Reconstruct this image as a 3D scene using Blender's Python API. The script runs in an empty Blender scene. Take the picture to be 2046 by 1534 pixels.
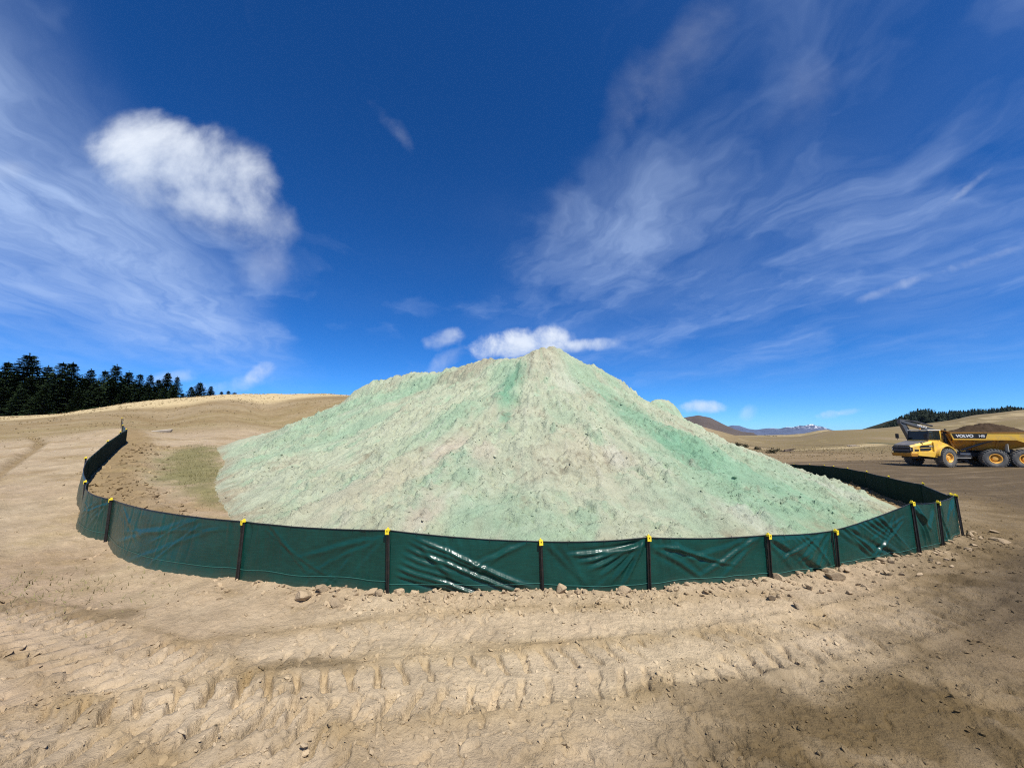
import bpy, math, random
import numpy as np
from mathutils import Matrix, Vector

# ------------------------------------------------------------------ camera, sky, sun, exposure
scene = bpy.context.scene
COL = scene.collection
CAM_H = 1.8
FPX = 769.0                     # focal length in pixels of the 2046-wide photograph
CX, CY = 1023.0, 767.0
PITCH = math.atan((865.0 - CY) / FPX)
cam_data = bpy.data.cameras.new('camera')
cam = bpy.data.objects.new('camera', cam_data)
COL.objects.link(cam)
cam.location = (0, 0, CAM_H)
cam.rotation_euler = (math.radians(90) + PITCH, 0, 0)
cam_data.sensor_width = 36.0
cam_data.lens = FPX / 2046.0 * 36.0
cam_data.clip_start = 0.05
cam_data.clip_end = 60000.0
scene.camera = cam

SUN_EL = math.radians(57.0)
SUN_AZ_VEC = np.array([0.52, -0.85]) / np.hypot(0.52, 0.85)   # horizontal direction towards the sun
SUN_DIR = Vector((SUN_AZ_VEC[0] * math.cos(SUN_EL), SUN_AZ_VEC[1] * math.cos(SUN_EL), math.sin(SUN_EL)))
SKY_STRENGTH = 0.1
sun_data = bpy.data.lights.new('sun', 'SUN')
sun_data.energy = 4.4
sun_data.angle = math.radians(0.53)
sun_data.color = (1.0, 0.955, 0.88)
sun = bpy.data.objects.new('sun', sun_data)
COL.objects.link(sun)
sun.rotation_euler = SUN_DIR.to_track_quat('Z', 'Y').to_euler()

scene.view_settings.view_transform = 'Standard'
scene.view_settings.look = 'None'
scene.view_settings.exposure = 0.62
scene.view_settings.gamma = 1.0
scene.view_settings.use_curve_mapping = False
scene.render.engine = 'CYCLES'
scene.cycles.use_denoising = False
scene.cycles.use_adaptive_sampling = True
scene.cycles.adaptive_threshold = 0.008
scene.cycles.max_bounces = 4
scene.cycles.diffuse_bounces = 2
scene.cycles.glossy_bounces = 2
scene.cycles.filter_width = 1.15
scene.cycles.volume_bounces = 0


def gnomonic(px, py):
    """world direction of a photograph pixel as (x/y, z/y)"""
    a = (px - CX) / FPX
    b = (CY - py) / FPX
    Y = math.cos(PITCH) - b * math.sin(PITCH)
    Z = math.sin(PITCH) + b * math.cos(PITCH)
    return a / Y, Z / Y


def P(px, py, Y):
    g = gnomonic(px, py)
    return np.array([g[0] * Y, Y, CAM_H + g[1] * Y])


def PG(px, py, z=0.0):
    g = gnomonic(px, py)
    Y = (z - CAM_H) / g[1]
    return np.array([g[0] * Y, Y])


class NT:
    """tiny node-tree helper"""
    def __init__(self, tree):
        self.t = tree
        self.t.nodes.clear()

    def n(self, kind, **kw):
        nd = self.t.nodes.new(kind)
        for k, v in kw.items():
            setattr(nd, k, v)
        return nd

    def l(self, a, b):
        self.t.links.new(a, b)

    def put(self, sock, v):
        if hasattr(v, 'is_output'):
            self.l(v, sock)
        else:
            sock.default_value = v

    def math(self, op, a, b=None, c=None, clamp=False):
        nd = self.n('ShaderNodeMath', operation=op)
        nd.use_clamp = clamp
        self.put(nd.inputs[0], a)
        if b is not None:
            self.put(nd.inputs[1], b)
        if c is not None:
            self.put(nd.inputs[2], c)
        return nd.outputs[0]

    def smooth(self, v, lo, hi, a=0.0, b=1.0):
        nd = self.n('ShaderNodeMapRange', interpolation_type='SMOOTHSTEP')
        self.put(nd.inputs['Value'], v)
        nd.inputs['From Min'].default_value = lo
        nd.inputs['From Max'].default_value = hi
        nd.inputs['To Min'].default_value = a
        nd.inputs['To Max'].default_value = b
        return nd.outputs[0]

    def noise(self, vec, scale, detail=6.0, rough=0.55, dist=0.0, w=None, lac=2.0):
        nd = self.n('ShaderNodeTexNoise')
        if vec is not None:
            self.l(vec, nd.inputs['Vector'])
        nd.inputs['Scale'].default_value = scale
        nd.inputs['Detail'].default_value = detail
        nd.inputs['Roughness'].default_value = rough
        nd.inputs['Distortion'].default_value = dist
        nd.inputs['Lacunarity'].default_value = lac
        return nd

    def mix(self, fac, a, b, blend='MIX'):
        nd = self.n('ShaderNodeMix', data_type='RGBA', blend_type=blend)
        self.put(nd.inputs['Factor'], fac)
        for s, v in ((nd.inputs[6], a), (nd.inputs[7], b)):
            if hasattr(v, 'is_output'):
                self.l(v, s)
            else:
                s.default_value = (v[0], v[1], v[2], 1.0)
        return nd.outputs[2]

    def comb(self, x, y, z=0.0):
        nd = self.n('ShaderNodeCombineXYZ')
        self.put(nd.inputs[0], x)
        self.put(nd.inputs[1], y)
        self.put(nd.inputs[2], z)
        return nd.outputs[0]


def build_world():
    w = bpy.data.worlds.new('World')
    scene.world = w
    w.use_nodes = True
    w.cycles.sampling_method = 'MANUAL'
    w.cycles.sample_map_resolution = 512
    t = NT(w.node_tree)
    out = t.n('ShaderNodeOutputWorld')
    bg = t.n('ShaderNodeBackground')
    bg.inputs['Strength'].default_value = SKY_STRENGTH
    sky = t.n('ShaderNodeTexSky', sky_type='NISHITA')
    sky.sun_disc = False
    sky.sun_elevation = SUN_EL
    sky.sun_rotation = math.atan2(SUN_AZ_VEC[0], SUN_AZ_VEC[1])
    sky.altitude = 1500.0
    sky.air_density = 0.7
    sky.dust_density = 0.0
    sky.ozone_density = 5.0
    hs = t.n('ShaderNodeHueSaturation')
    hs.inputs['Saturation'].default_value = 1.22
    hs.inputs['Value'].default_value = SKY_STRENGTH * 0.84
    t.l(sky.outputs[0], hs.inputs['Color'])
    gm = t.n('ShaderNodeGamma'); gm.inputs['Gamma'].default_value = 1.0
    t.l(hs.outputs[0], gm.inputs['Color'])
    up = t.n('ShaderNodeVectorMath', operation='SCALE'); up.inputs['Scale'].default_value = 1.0 / SKY_STRENGTH
    tint = t.mix(1.0, gm.outputs[0], (0.55, 0.92, 1.2), 'MULTIPLY')
    t.l(tint, up.inputs[0])
    col = up.outputs[0]

    tc = t.n('ShaderNodeTexCoord')
    sep = t.n('ShaderNodeSeparateXYZ')
    t.l(tc.outputs['Generated'], sep.inputs[0])
    dx, dy, dz = sep.outputs
    # ---- high cirrus on a plane overhead, streaks running along one wind direction
    zz = t.math('ADD', t.math('MAXIMUM', dz, 0.0), 0.12)
    px = t.math('DIVIDE', dx, zz)
    py = t.math('DIVIDE', dy, zz)
    lat = t.math('ADD', t.math('MULTIPLY', px, 0.944), t.math('MULTIPLY', py, 0.33))
    lon = t.math('ADD', t.math('MULTIPLY', px, -0.33), t.math('MULTIPLY', py, 0.944))
    warp = t.noise(t.comb(px, py, 3.1), 1.6, 4.0, 0.55)
    wsep = t.n('ShaderNodeSeparateXYZ')
    t.l(warp.outputs['Color'], wsep.inputs[0])
    lat_w = t.math('ADD', lat, t.math('MULTIPLY', t.math('SUBTRACT', wsep.outputs[0], 0.5), 0.62))
    lon_w = t.math('ADD', lon, t.math('MULTIPLY', t.math('SUBTRACT', wsep.outputs[1], 0.5), 0.9))
    n1 = t.noise(t.comb(t.math('MULTIPLY', lat_w, 1.1), t.math('MULTIPLY', lon_w, 0.75), 4.0), 1.7, 5.0, 0.55).outputs['Fac']
    n2 = t.noise(t.comb(t.math('MULTIPLY', lat_w, 3.0), t.math('MULTIPLY', lon_w, 1.0), 1.0), 2.0, 7.0, 0.6).outputs['Fac']
    n3 = t.noise(t.comb(px, py, 11.0), 0.9, 2.0, 0.5).outputs['Fac']
    left = t.smooth(lat, -0.25, -1.05, 0.0, 1.22)
    right = t.smooth(lat, 0.0, 1.3, 0.12, 0.62)
    side = t.math('MAXIMUM', left, right)
    patch = t.smooth(t.math('ADD', t.math('ADD', n1, t.math('MULTIPLY', t.math('SUBTRACT', n3, 0.5), 0.4)), t.math('MULTIPLY', t.math('SUBTRACT', side, 0.5), 0.42)), 0.40, 0.80)
    streak = t.smooth(n2, 0.22, 0.82, 0.30, 1.0)
    veil = t.math('MULTIPLY', t.smooth(n2, 0.25, 0.75, 0.35, 1.0), t.math('MULTIPLY', t.smooth(t.math('ADD', n3, t.math('MULTIPLY', side, 0.35)), 0.50, 0.95), t.math('ADD', 0.28, t.math('MULTIPLY', left, 0.24))))
    low = t.smooth(dz, 0.06, 0.26)
    cir = t.math('MAXIMUM', t.math('MULTIPLY', t.math('MULTIPLY', patch, streak), 0.50), t.math('MULTIPLY', veil, side))
    cir = t.math('MULTIPLY', cir, low)
    k = 1.0 / SKY_STRENGTH
    col = t.mix(cir, col, (0.38 * k, 0.49 * k, 0.70 * k))

    # ---- separate fair-weather clouds, each an ellipsoid of directions with a ragged edge
    dyp = t.math('MAXIMUM', dy, 0.02)
    gx = t.math('DIVIDE', dx, dyp)
    gz = t.math('DIVIDE', dz, dyp)
    ahead = t.smooth(dy, 0.02, 0.15)
    clouds = [  # pixel centre, half width, half height, tilt, ragged noise scale, opacity, softness
        (380, 345, 208, 100, -18, 4.2, 0.90, 1.0),
        (510, 430, 105, 56, -28, 5.0, 0.60, 1.4),
        (290, 300, 125, 75, -10, 6.0, 0.66, 1.3),
        (400, 420, 150, 60, -30, 6.0, 0.55, 1.5),
        (450, 310, 110, 60, -25, 6.0, 0.45, 1.5),
        (520, 530, 60, 60, -60, 6.0, 0.30, 1.6),
        (10, 340, 70, 26, 0, 6.0, 0.35, 1.5),
        (1045, 688, 105, 36, 6, 11.0, 0.92, 0.9),
        (1165, 690, 90, 15, 6, 12.0, 0.70, 1.0),
        (886, 678, 46, 22, 15, 14.0, 0.55, 1.1),
        (890, 722, 45, 24, 40, 12.0, 0.40, 1.4),
        (522, 742, 34, 20, 30, 14.0, 0.62, 1.1),
        (455, 772, 95, 18, 10, 10.0, 0.42, 1.4),
        (330, 755, 75, 16, 8, 10.0, 0.40, 1.4),
        (1405, 813, 46, 16, 0, 14.0, 0.66, 1.0),
        (1497, 824, 26, 16, 40, 14.0, 0.34, 1.2),
        (1655, 829, 30, 11, 5, 14.0, 0.62, 1.0),
        (1695, 823, 34, 8, 8, 14.0, 0.34, 1.2),
        (775, 245, 60, 16, -50, 9.0, 0.15, 2.0),
        (808, 275, 60, 14, -65, 9.0, 0.15, 2.0),
        (1370, 110, 190, 62, 58, 5.0, 0.22, 2.0),
        (1250, 190, 120, 40, 70, 5.0, 0.16, 2.0),
        (1600, 200, 150, 60, 50, 5.0, 0.14, 2.0),
        (1130, 420, 90, 34, 75, 5.0, 0.13, 2.0),
        (1935, 375, 75, 8, 38, 9.0, 0.30, 1.6),
        (1800, 570, 110, 11, 20, 9.0, 0.34, 1.6),
        (1960, 520, 110, 9, 17, 9.0, 0.26, 1.6),
    ]
    gvec = t.comb(gx, gz, 0.0)
    nbig = t.noise(gvec, 4.0, 9.0, 0.58, 0.2).outputs['Fac']
    nsml = t.noise(gvec, 12.0, 6.0, 0.6, 0.25).outputs['Fac']
    for i, (cx, cy, hw, hh, tilt, ns, op, soft) in enumerate(clouds):
        g0 = gnomonic(cx, cy)
        g1 = gnomonic(cx + hw, cy)
        g2 = gnomonic(cx, cy - hh)
        A = abs(g1[0] - g0[0])
        B = abs(g2[1] - g0[1])
        ca, sa = math.cos(math.radians(tilt)), math.sin(math.radians(tilt))
        ux = t.math('SUBTRACT', gx, g0[0])
        uz = t.math('SUBTRACT', gz, g0[1])
        rx = t.math('DIVIDE', t.math('ADD', t.math('MULTIPLY', ux, ca), t.math('MULTIPLY', uz, sa)), A)
        rz = t.math('DIVIDE', t.math('ADD', t.math('MULTIPLY', ux, -sa), t.math('MULTIPLY', uz, ca)), B)
        d2 = t.math('ADD', t.math('MULTIPLY', rx, rx), t.math('MULTIPLY', rz, rz))
        nn = nbig if ns < 8 else nsml
        f = t.math('SUBTRACT', t.math('MULTIPLY', t.math('SUBTRACT', nn, 0.5), 3.0), d2)
        f = t.math('ADD', f, 1.12)
        m = t.smooth(f, 0.0, soft * 1.5)
        m = t.math('MULTIPLY', t.math('MULTIPLY', m, op), ahead)
        # sunlit top, greyer base
        sh = t.math('ADD', t.math('MULTIPLY', rz, 0.42), t.math('MULTIPLY', t.math('SUBTRACT', nn, 0.5), 1.2))
        shade = t.smooth(sh, -0.55, 0.45)
        cc = t.mix(shade, (0.40 * k, 0.47 * k, 0.59 * k), (0.59 * k, 0.63 * k, 0.69 * k))
        col = t.mix(m, col, cc)
    t.l(col, bg.inputs['Color'])
    t.l(bg.outputs[0], out.inputs['Surface'])


build_world()

# ------------------------------------------------------------------ numeric helpers
_rngp = np.random.default_rng(12345)
_PERM = _rngp.permutation(1024).astype(np.int32)
_GA = _rngp.uniform(0, 2 * math.pi, 1024)
_GX = np.cos(_GA).astype(np.float32); _GY = np.sin(_GA).astype(np.float32)


def gnoise(x, y, seed=0):
    """gradient noise, about -1..1"""
    x = np.asarray(x, float); y = np.asarray(y, float)
    fx0 = np.floor(x); fy0 = np.floor(y)
    fx = (x - fx0).astype(np.float32); fy = (y - fy0).astype(np.float32)
    ix = fx0.astype(np.int64).astype(np.int32); iy = fy0.astype(np.int64).astype(np.int32)
    sx = fx * fx * fx * (fx * (fx * 6 - 15) + 10)
    sy = fy * fy * fy * (fy * (fy * 6 - 15) + 10)
    p0 = _PERM[(ix + seed * 37) & 1023]; p1 = _PERM[(ix + 1 + seed * 37) & 1023]
    iy = iy + seed * 101

    def g(p, ox, oy):
        h = _PERM[(p + iy + oy) & 1023]
        return _GX[h] * (fx - ox) + _GY[h] * (fy - oy)
    a = g(p0, 0, 0); b = g(p1, 1, 0); c = g(p0, 0, 1); d = g(p1, 1, 1)
    return (((a + sx * (b - a)) * (1 - sy) + (c + sx * (d - c)) * sy) * 1.5).astype(float)


def fbm(x, y, octaves=5, gain=0.5, seed=0, ridged=False):
    s = 0.0; amp = 1.0; tot = 0.0
    for o in range(octaves):
        v = gnoise(x * 2.0 ** o + 17.3 * o, y * 2.0 ** o - 9.1 * o, seed + o * 7)
        if ridged:
            v = 1.0 - 2.0 * np.abs(v)
        s = s + v * amp; tot += amp; amp *= gain
    return s / tot


def sstep(v, lo, hi):
    t = np.clip((v - lo) / (hi - lo), 0, 1)
    return t * t * (3 - 2 * t)


def lerp(a, b, t):
    return a + (b - a) * t


def poly_coords(x, y, pts, reach=None):
    """distance, signed side and arclength to an open polyline (only within reach of it, if given)"""
    pts = np.asarray(pts, float)[:, :2]
    if reach is not None:
        m = (x > pts[:, 0].min() - reach) & (x < pts[:, 0].max() + reach) & (y > pts[:, 1].min() - reach) & (y < pts[:, 1].max() + reach)
        d = np.full(x.shape, 1e3); sd = np.zeros(x.shape); s = np.zeros(x.shape)
        if m.any():
            d[m], sd[m], s[m] = poly_coords(x[m], y[m], pts)
        return d, sd, s
    best = np.full(x.shape, 1e9, np.float32); ss = np.zeros(x.shape, np.float32); side = np.zeros(x.shape, np.float32)
    x = x.astype(np.float32); y = y.astype(np.float32)
    acc = 0.0
    for i in range(len(pts) - 1):
        a, b = pts[i].astype(np.float32), pts[i + 1].astype(np.float32)
        d = b - a; L = np.float32(math.hypot(*d))
        rx = x - a[0]; ry = y - a[1]
        t = np.clip((rx * d[0] + ry * d[1]) / (L * L), 0, 1)
        ex = rx - t * d[0]; ey = ry - t * d[1]
        dist = ex * ex + ey * ey
        m = dist < best
        best[m] = dist[m]
        ss[m] = (acc + t * L)[m]
        side[m] = np.sign(d[0] * ey - d[1] * ex)[m]
        acc += float(L)
    return np.sqrt(best).astype(float), side.astype(float), ss.astype(float)


def in_poly(x, y, pts):
    pts = np.asarray(pts, float)
    inside = np.zeros(x.shape, bool)
    n = len(pts); j = n - 1
    for i in range(n):
        xi, yi = pts[i]; xj, yj = pts[j]
        c = ((yi > y) != (yj > y)) & (x < (xj - xi) * (y - yi) / (yj - yi + 1e-12) + xi)
        inside ^= c
        j = i
    return inside


def poly_sd(x, y, pts):
    """signed distance to a closed polygon, positive inside"""
    pts = np.asarray(pts, float)
    d, _, _ = poly_coords(x, y, np.vstack([pts, pts[:1]]))
    return np.where(in_poly(x, y, pts), d, -d)


def catmull(pts, step=0.45):
    pts = np.asarray(pts, float)
    pts = np.asarray(pts, float)
    ext = np.vstack([2 * pts[0] - pts[1], pts, 2 * pts[-1] - pts[-2]])
    out = []
    for i in range(1, len(ext) - 2):
        p0, p1, p2, p3 = ext[i - 1:i + 3]
        n = max(2, int(np.linalg.norm(p2 - p1) / step))
        for t in np.arange(n) / n:
            out.append(0.5 * ((2 * p1) + (-p0 + p2) * t + (2 * p0 - 5 * p1 + 4 * p2 - p3) * t * t + (-p0 + 3 * p1 - 3 * p2 + p3) * t ** 3))
    out.append(pts[-1])
    return np.array(out)


def mesh_np(name, V, F, smooth=True, colors=None):
    V = np.ascontiguousarray(V, dtype=np.float32)
    F = np.ascontiguousarray(F, dtype=np.int32)
    me = bpy.data.meshes.new(name)
    k = F.shape[1]
    me.vertices.add(len(V)); me.vertices.foreach_set('co', V.ravel())
    me.loops.add(F.size); me.loops.foreach_set('vertex_index', F.ravel())
    me.polygons.add(len(F))
    me.polygons.foreach_set('loop_start', np.arange(0, F.size, k, dtype=np.int32))
    me.polygons.foreach_set('loop_total', np.full(len(F), k, dtype=np.int32))
    me.polygons.foreach_set('use_smooth', np.full(len(F), smooth, dtype=bool))
    me.update(calc_edges=True)
    if colors is not None:
        at = me.color_attributes.new('Col', 'FLOAT_COLOR', 'POINT')
        c = np.ones((len(V), 4), np.float32); c[:, :3] = colors
        at.data.foreach_set('color', c.ravel())
    return me


def link(name, me, mat=None, parent=None, loc=None):
    o = bpy.data.objects.new(name, me)
    COL.objects.link(o)
    if mat is not None and me is not None and len(me.materials) == 0:
        me.materials.append(mat)
    if parent is not None:
        o.parent = parent
    if loc is not None:
        o.location = loc
    return o


def tag(o, label=None, cat=None, group=None, kind=None):
    if label: o['label'] = label
    if cat: o['category'] = cat
    if group: o['group'] = group
    if kind: o['kind'] = kind
    return o


def empty(name, loc=(0, 0, 0), rz=0.0, parent=None):
    o = bpy.data.objects.new(name, None)
    COL.objects.link(o)
    o.location = loc
    o.rotation_euler = (0, 0, rz)
    o.empty_display_size = 0.2
    if parent: o.parent = parent
    return o


def grid_faces(nr, nc, wrap=False):
    i = np.arange(nr - 1)[:, None]; j = np.arange(nc if wrap else nc - 1)[None, :]
    a = i * nc + j; b = i * nc + (j + 1) % nc
    return np.stack([a, b, b + nc, a + nc], -1).reshape(-1, 4)


# ------------------------------------------------------------------ materials
def new_mat(name):
    m = bpy.data.materials.new(name); m.use_nodes = True
    t = NT(m.node_tree)
    out = t.n('ShaderNodeOutputMaterial')
    b = t.n('ShaderNodeBsdfPrincipled')
    t.l(b.outputs[0], out.inputs['Surface'])
    return m, t, b


def mat_plain(name, col, rough=0.5, metal=0.0, spec=0.5, dirt=0.0, dirt_col=(0.25, 0.19, 0.12), dscale=3.0, bump=0.0):
    m, t, b = new_mat(name)
    tc = t.n('ShaderNodeTexCoord')
    nz = t.noise(tc.outputs['Object'], dscale, 6.0, 0.65)
    f = t.smooth(nz.outputs['Fac'], 0.42, 0.75, 0.0, dirt)
    t.l(t.mix(f, col, dirt_col), b.inputs['Base Color'])
    b.inputs['Roughness'].default_value = rough
    b.inputs['Metallic'].default_value = metal
    b.inputs['Specular IOR Level'].default_value = spec
    if dirt > 0:
        t.l(t.math('ADD', t.math('MULTIPLY', f, 0.35), rough, clamp=True), b.inputs['Roughness'])
    if bump > 0:
        bp = t.n('ShaderNodeBump'); bp.inputs['Strength'].default_value = bump; bp.inputs['Distance'].default_value = 0.02
        t.l(nz.outputs['Fac'], bp.inputs['Height']); t.l(bp.outputs[0], b.inputs['Normal'])
    return m


def mat_soil(name, scale=1.0, bump=0.5, contrast=0.35, dist=0.02, fine=60.0):
    """soil: colour attribute times grain, with crumbly relief"""
    m, t, b = new_mat(name)
    at = t.n('ShaderNodeAttribute'); at.attribute_name = 'Col'
    geo = t.n('ShaderNodeNewGeometry')
    n1 = t.noise(geo.outputs['Position'], 2.3 * scale, 8.0, 0.62)
    n2 = t.noise(geo.outputs['Position'], 16.0 * scale, 8.0, 0.68)
    n3 = t.noise(geo.outputs['Position'], fine * scale, 5.0, 0.7)
    f = t.math('ADD', t.math('MULTIPLY', n1.outputs['Fac'], 0.45), t.math('MULTIPLY', n2.outputs['Fac'], 0.35))
    f = t.math('ADD', f, t.math('MULTIPLY', n3.outputs['Fac'], 0.2))
    g = t.smooth(f, 0.3, 0.72, 1.0 - contrast, 1.0 + contrast * 0.55)
    mul = t.n('ShaderNodeVectorMath', operation='SCALE')
    t.l(at.outputs['Color'], mul.inputs[0]); t.l(g, mul.inputs['Scale'])
    t.l(mul.outputs[0], b.inputs['Base Color'])
    b.inputs['Roughness'].default_value = 0.95
    b.inputs['Specular IOR Level'].default_value = 0.12
    h = t.math('ADD', t.math('MULTIPLY', n2.outputs['Fac'], 1.0), t.math('MULTIPLY', n3.outputs['Fac'], 0.35))
    bp = t.n('ShaderNodeBump'); bp.inputs['Strength'].default_value = bump; bp.inputs['Distance'].default_value = dist
    t.l(h, bp.inputs['Height']); t.l(bp.outputs[0], b.inputs['Normal'])
    return m


M = {}
M['ground'] = mat_soil('ground_soil', 1.0, 0.8, 0.34, 0.05)
M['mound'] = mat_soil('mound_soil', 1.0, 0.8, 0.26, 0.08)
M['clod'] = mat_soil('clod_soil', 2.0, 0.6, 0.25, 0.02)
M['hill'] = mat_soil('hill_turf', 0.03, 0.6, 0.35, 1.0, 20.0)
M['yellow'] = mat_plain('truck_yellow', (0.80, 0.49, 0.06), 0.48, 0, 0.4, 0.75, (0.40, 0.29, 0.15), 1.8)
M['yellow_rim'] = mat_plain('rim_yellow', (0.78, 0.40, 0.06), 0.45, 0, 0.5, 0.5, (0.42, 0.28, 0.14), 4)
M['body_shade_paint'] = mat_plain('dump_body_shade_paint', (0.50, 0.23, 0.03), 0.55, 0, 0.35, 0.85, (0.13, 0.08, 0.045), 1.6)  # truck yellow darkened to hold the shade under the rim, plus brown dirt
M['dark_paint'] = mat_plain('dark_grey_paint', (0.025, 0.026, 0.028), 0.5, 0, 0.4, 0.5, (0.16, 0.13, 0.10), 2.0)
M['arm_paint'] = mat_plain('arm_grey_paint', (0.07, 0.075, 0.08), 0.42, 0, 0.5, 0.4, (0.18, 0.16, 0.13), 1.6)
M['bonnet_top'] = mat_plain('bonnet_grey', (0.10, 0.10, 0.105), 0.5, 0, 0.5, 0.7, (0.22, 0.19, 0.16), 2.0)
M['black'] = mat_plain('black_plastic', (0.012, 0.012, 0.013), 0.5, 0, 0.4, 0.25, (0.1, 0.08, 0.06), 4.0)
M['tyre'] = mat_plain('dusty_rubber', (0.10, 0.10, 0.095), 0.85, 0, 0.25, 0.8, (0.26, 0.235, 0.20), 2.2, 0.3)
M['white_print'] = mat_plain('white_print', (0.78, 0.76, 0.70), 0.5)
M['pale_label'] = mat_plain('pale_label', (0.62, 0.58, 0.48), 0.5, 0, 0.4, 0.3)
M['steel'] = mat_plain('worn_steel', (0.09, 0.09, 0.09), 0.42, 0.6, 0.5, 0.4, (0.2, 0.16, 0.12), 3.0)
M['post'] = mat_plain('black_bitumen_steel', (0.010, 0.009, 0.009), 0.45, 0, 0.4, 0.25, (0.09, 0.065, 0.05), 9.0)
M['cap'] = mat_plain('yellow_cap_plastic', (0.80, 0.62, 0.03), 0.42, 0, 0.4, 0.15, (0.5, 0.36, 0.12), 20.0)
M['wire'] = mat_plain('dark_wire', (0.012, 0.014, 0.014), 0.5)
M['bark'] = mat_plain('conifer_bark', (0.06, 0.045, 0.035), 0.9, 0, 0.2, 0.5, (0.03, 0.025, 0.02), 3.0)
M['twig'] = mat_plain('dry_wood', (0.10, 0.075, 0.055), 0.9, 0, 0.2, 0.6, (0.25, 0.2, 0.15), 2.0)
M['pale_wood'] = mat_plain('weathered_wood', (0.30, 0.25, 0.19), 0.9, 0, 0.2, 0.6, (0.14, 0.11, 0.08), 2.0)
M['stone'] = mat_plain('pale_stone', (0.42, 0.38, 0.32), 0.9, 0, 0.2, 0.5, (0.28, 0.23, 0.18), 3.0, 0.6)


def make_glass():
    m, t, b = new_mat('tinted_glass')
    b.inputs['Base Color'].default_value = (0.03, 0.045, 0.045, 1)
    b.inputs['Roughness'].default_value = 0.06
    b.inputs['Transmission Weight'].default_value = 0.55
    b.inputs['IOR'].default_value = 1.45
    return m
M['glass'] = make_glass()


def make_fabric():
    m, t, b = new_mat('green_woven_fabric')
    tc = t.n('ShaderNodeTexCoord')
    uv = tc.outputs['UV']
    sep = t.n('ShaderNodeSeparateXYZ'); t.l(uv, sep.inputs[0])
    # woven tapes: fine warp and weft about 5 mm
    wx = t.math('SINE', t.math('MULTIPLY', sep.outputs[0], 2 * math.pi / 0.011))
    wy = t.math('SINE', t.math('MULTIPLY', sep.outputs[1], 2 * math.pi / 0.011))
    weave = t.math('MULTIPLY', wx, wy)
    obj = tc.outputs['Object']
    n1 = t.noise(obj, 2.2, 5.0, 0.6)
    st = t.noise(t.comb(t.math('MULTIPLY', sep.outputs[0], 6.0), t.math('MULTIPLY', sep.outputs[1], 60.0), 0.0), 1.0, 4.0, 0.6)
    f = t.math('ADD', t.math('MULTIPLY', n1.outputs['Fac'], 0.6), t.math('MULTIPLY', st.outputs['Fac'], 0.4))
    c = t.mix(t.smooth(f, 0.3, 0.7), (0.0028, 0.032, 0.025), (0.0046, 0.054, 0.042))
    dust = t.smooth(t.math('ADD', sep.outputs[1], t.math('MULTIPLY', n1.outputs['Fac'], 0.18)), 0.26, 0.05, 0.0, 0.22)
    c = t.mix(dust, c, (0.20, 0.16, 0.11))
    t.l(c, b.inputs['Base Color'])
    b.inputs['Roughness'].default_value = 0.40
    b.inputs['Coat Weight'].default_value = 0.22
    b.inputs['Coat Roughness'].default_value = 0.20
    b.inputs['Specular IOR Level'].default_value = 0.18
    h = t.math('ADD', t.math('MULTIPLY', weave, 0.12), t.math('MULTIPLY', st.outputs['Fac'], 1.0))
    n4 = t.noise(obj, 26.0, 4.0, 0.6)
    h = t.math('ADD', h, t.math('MULTIPLY', n4.outputs['Fac'], 0.7))
    bp = t.n('ShaderNodeBump'); bp.inputs['Strength'].default_value = 0.35; bp.inputs['Distance'].default_value = 0.006
    t.l(h, bp.inputs['Height']); t.l(bp.outputs[0], b.inputs['Normal'])
    return m
M['fabric'] = make_fabric()
M['fabric_back'] = mat_plain('green_fabric_shaded_side', (0.0045, 0.018, 0.014), 0.9, 0, 0.05, 0.25, (0.02, 0.022, 0.016), 3.0)  # inner face of the same cloth, its shade put into a darker colour
M['seam'] = mat_plain('pale_green_thread', (0.035, 0.16, 0.13), 0.6)


def make_foliage(name, c0, c1):
    m, t, b = new_mat(name)
    oi = t.n('ShaderNodeObjectInfo')
    geo = t.n('ShaderNodeNewGeometry')
    nz = t.noise(geo.outputs['Position'], 0.9, 5.0, 0.65)
    f = t.math('ADD', t.math('MULTIPLY', t.smooth(nz.outputs['Fac'], 0.35, 0.7), 0.7), t.math('MULTIPLY', oi.outputs['Random'], 0.3))
    t.l(t.mix(f, c0, c1), b.inputs['Base Color'])
    b.inputs['Roughness'].default_value = 0.75
    b.inputs['Specular IOR Level'].default_value = 0.15
    return m
M['needles'] = make_foliage('dark_needles', (0.010, 0.024, 0.009), (0.042, 0.068, 0.024))
M['forest'] = make_foliage('forest_needles', (0.007, 0.014, 0.008), (0.024, 0.034, 0.017))
M['grass'] = make_foliage('dry_grass', (0.15, 0.14, 0.055), (0.30, 0.25, 0.12))
M['tussock'] = make_foliage('dry_tussock', (0.22, 0.165, 0.085), (0.36, 0.28, 0.15))
M['scrub'] = make_foliage('scrub_leaves', (0.03, 0.03, 0.018), (0.08, 0.07, 0.035))

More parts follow.
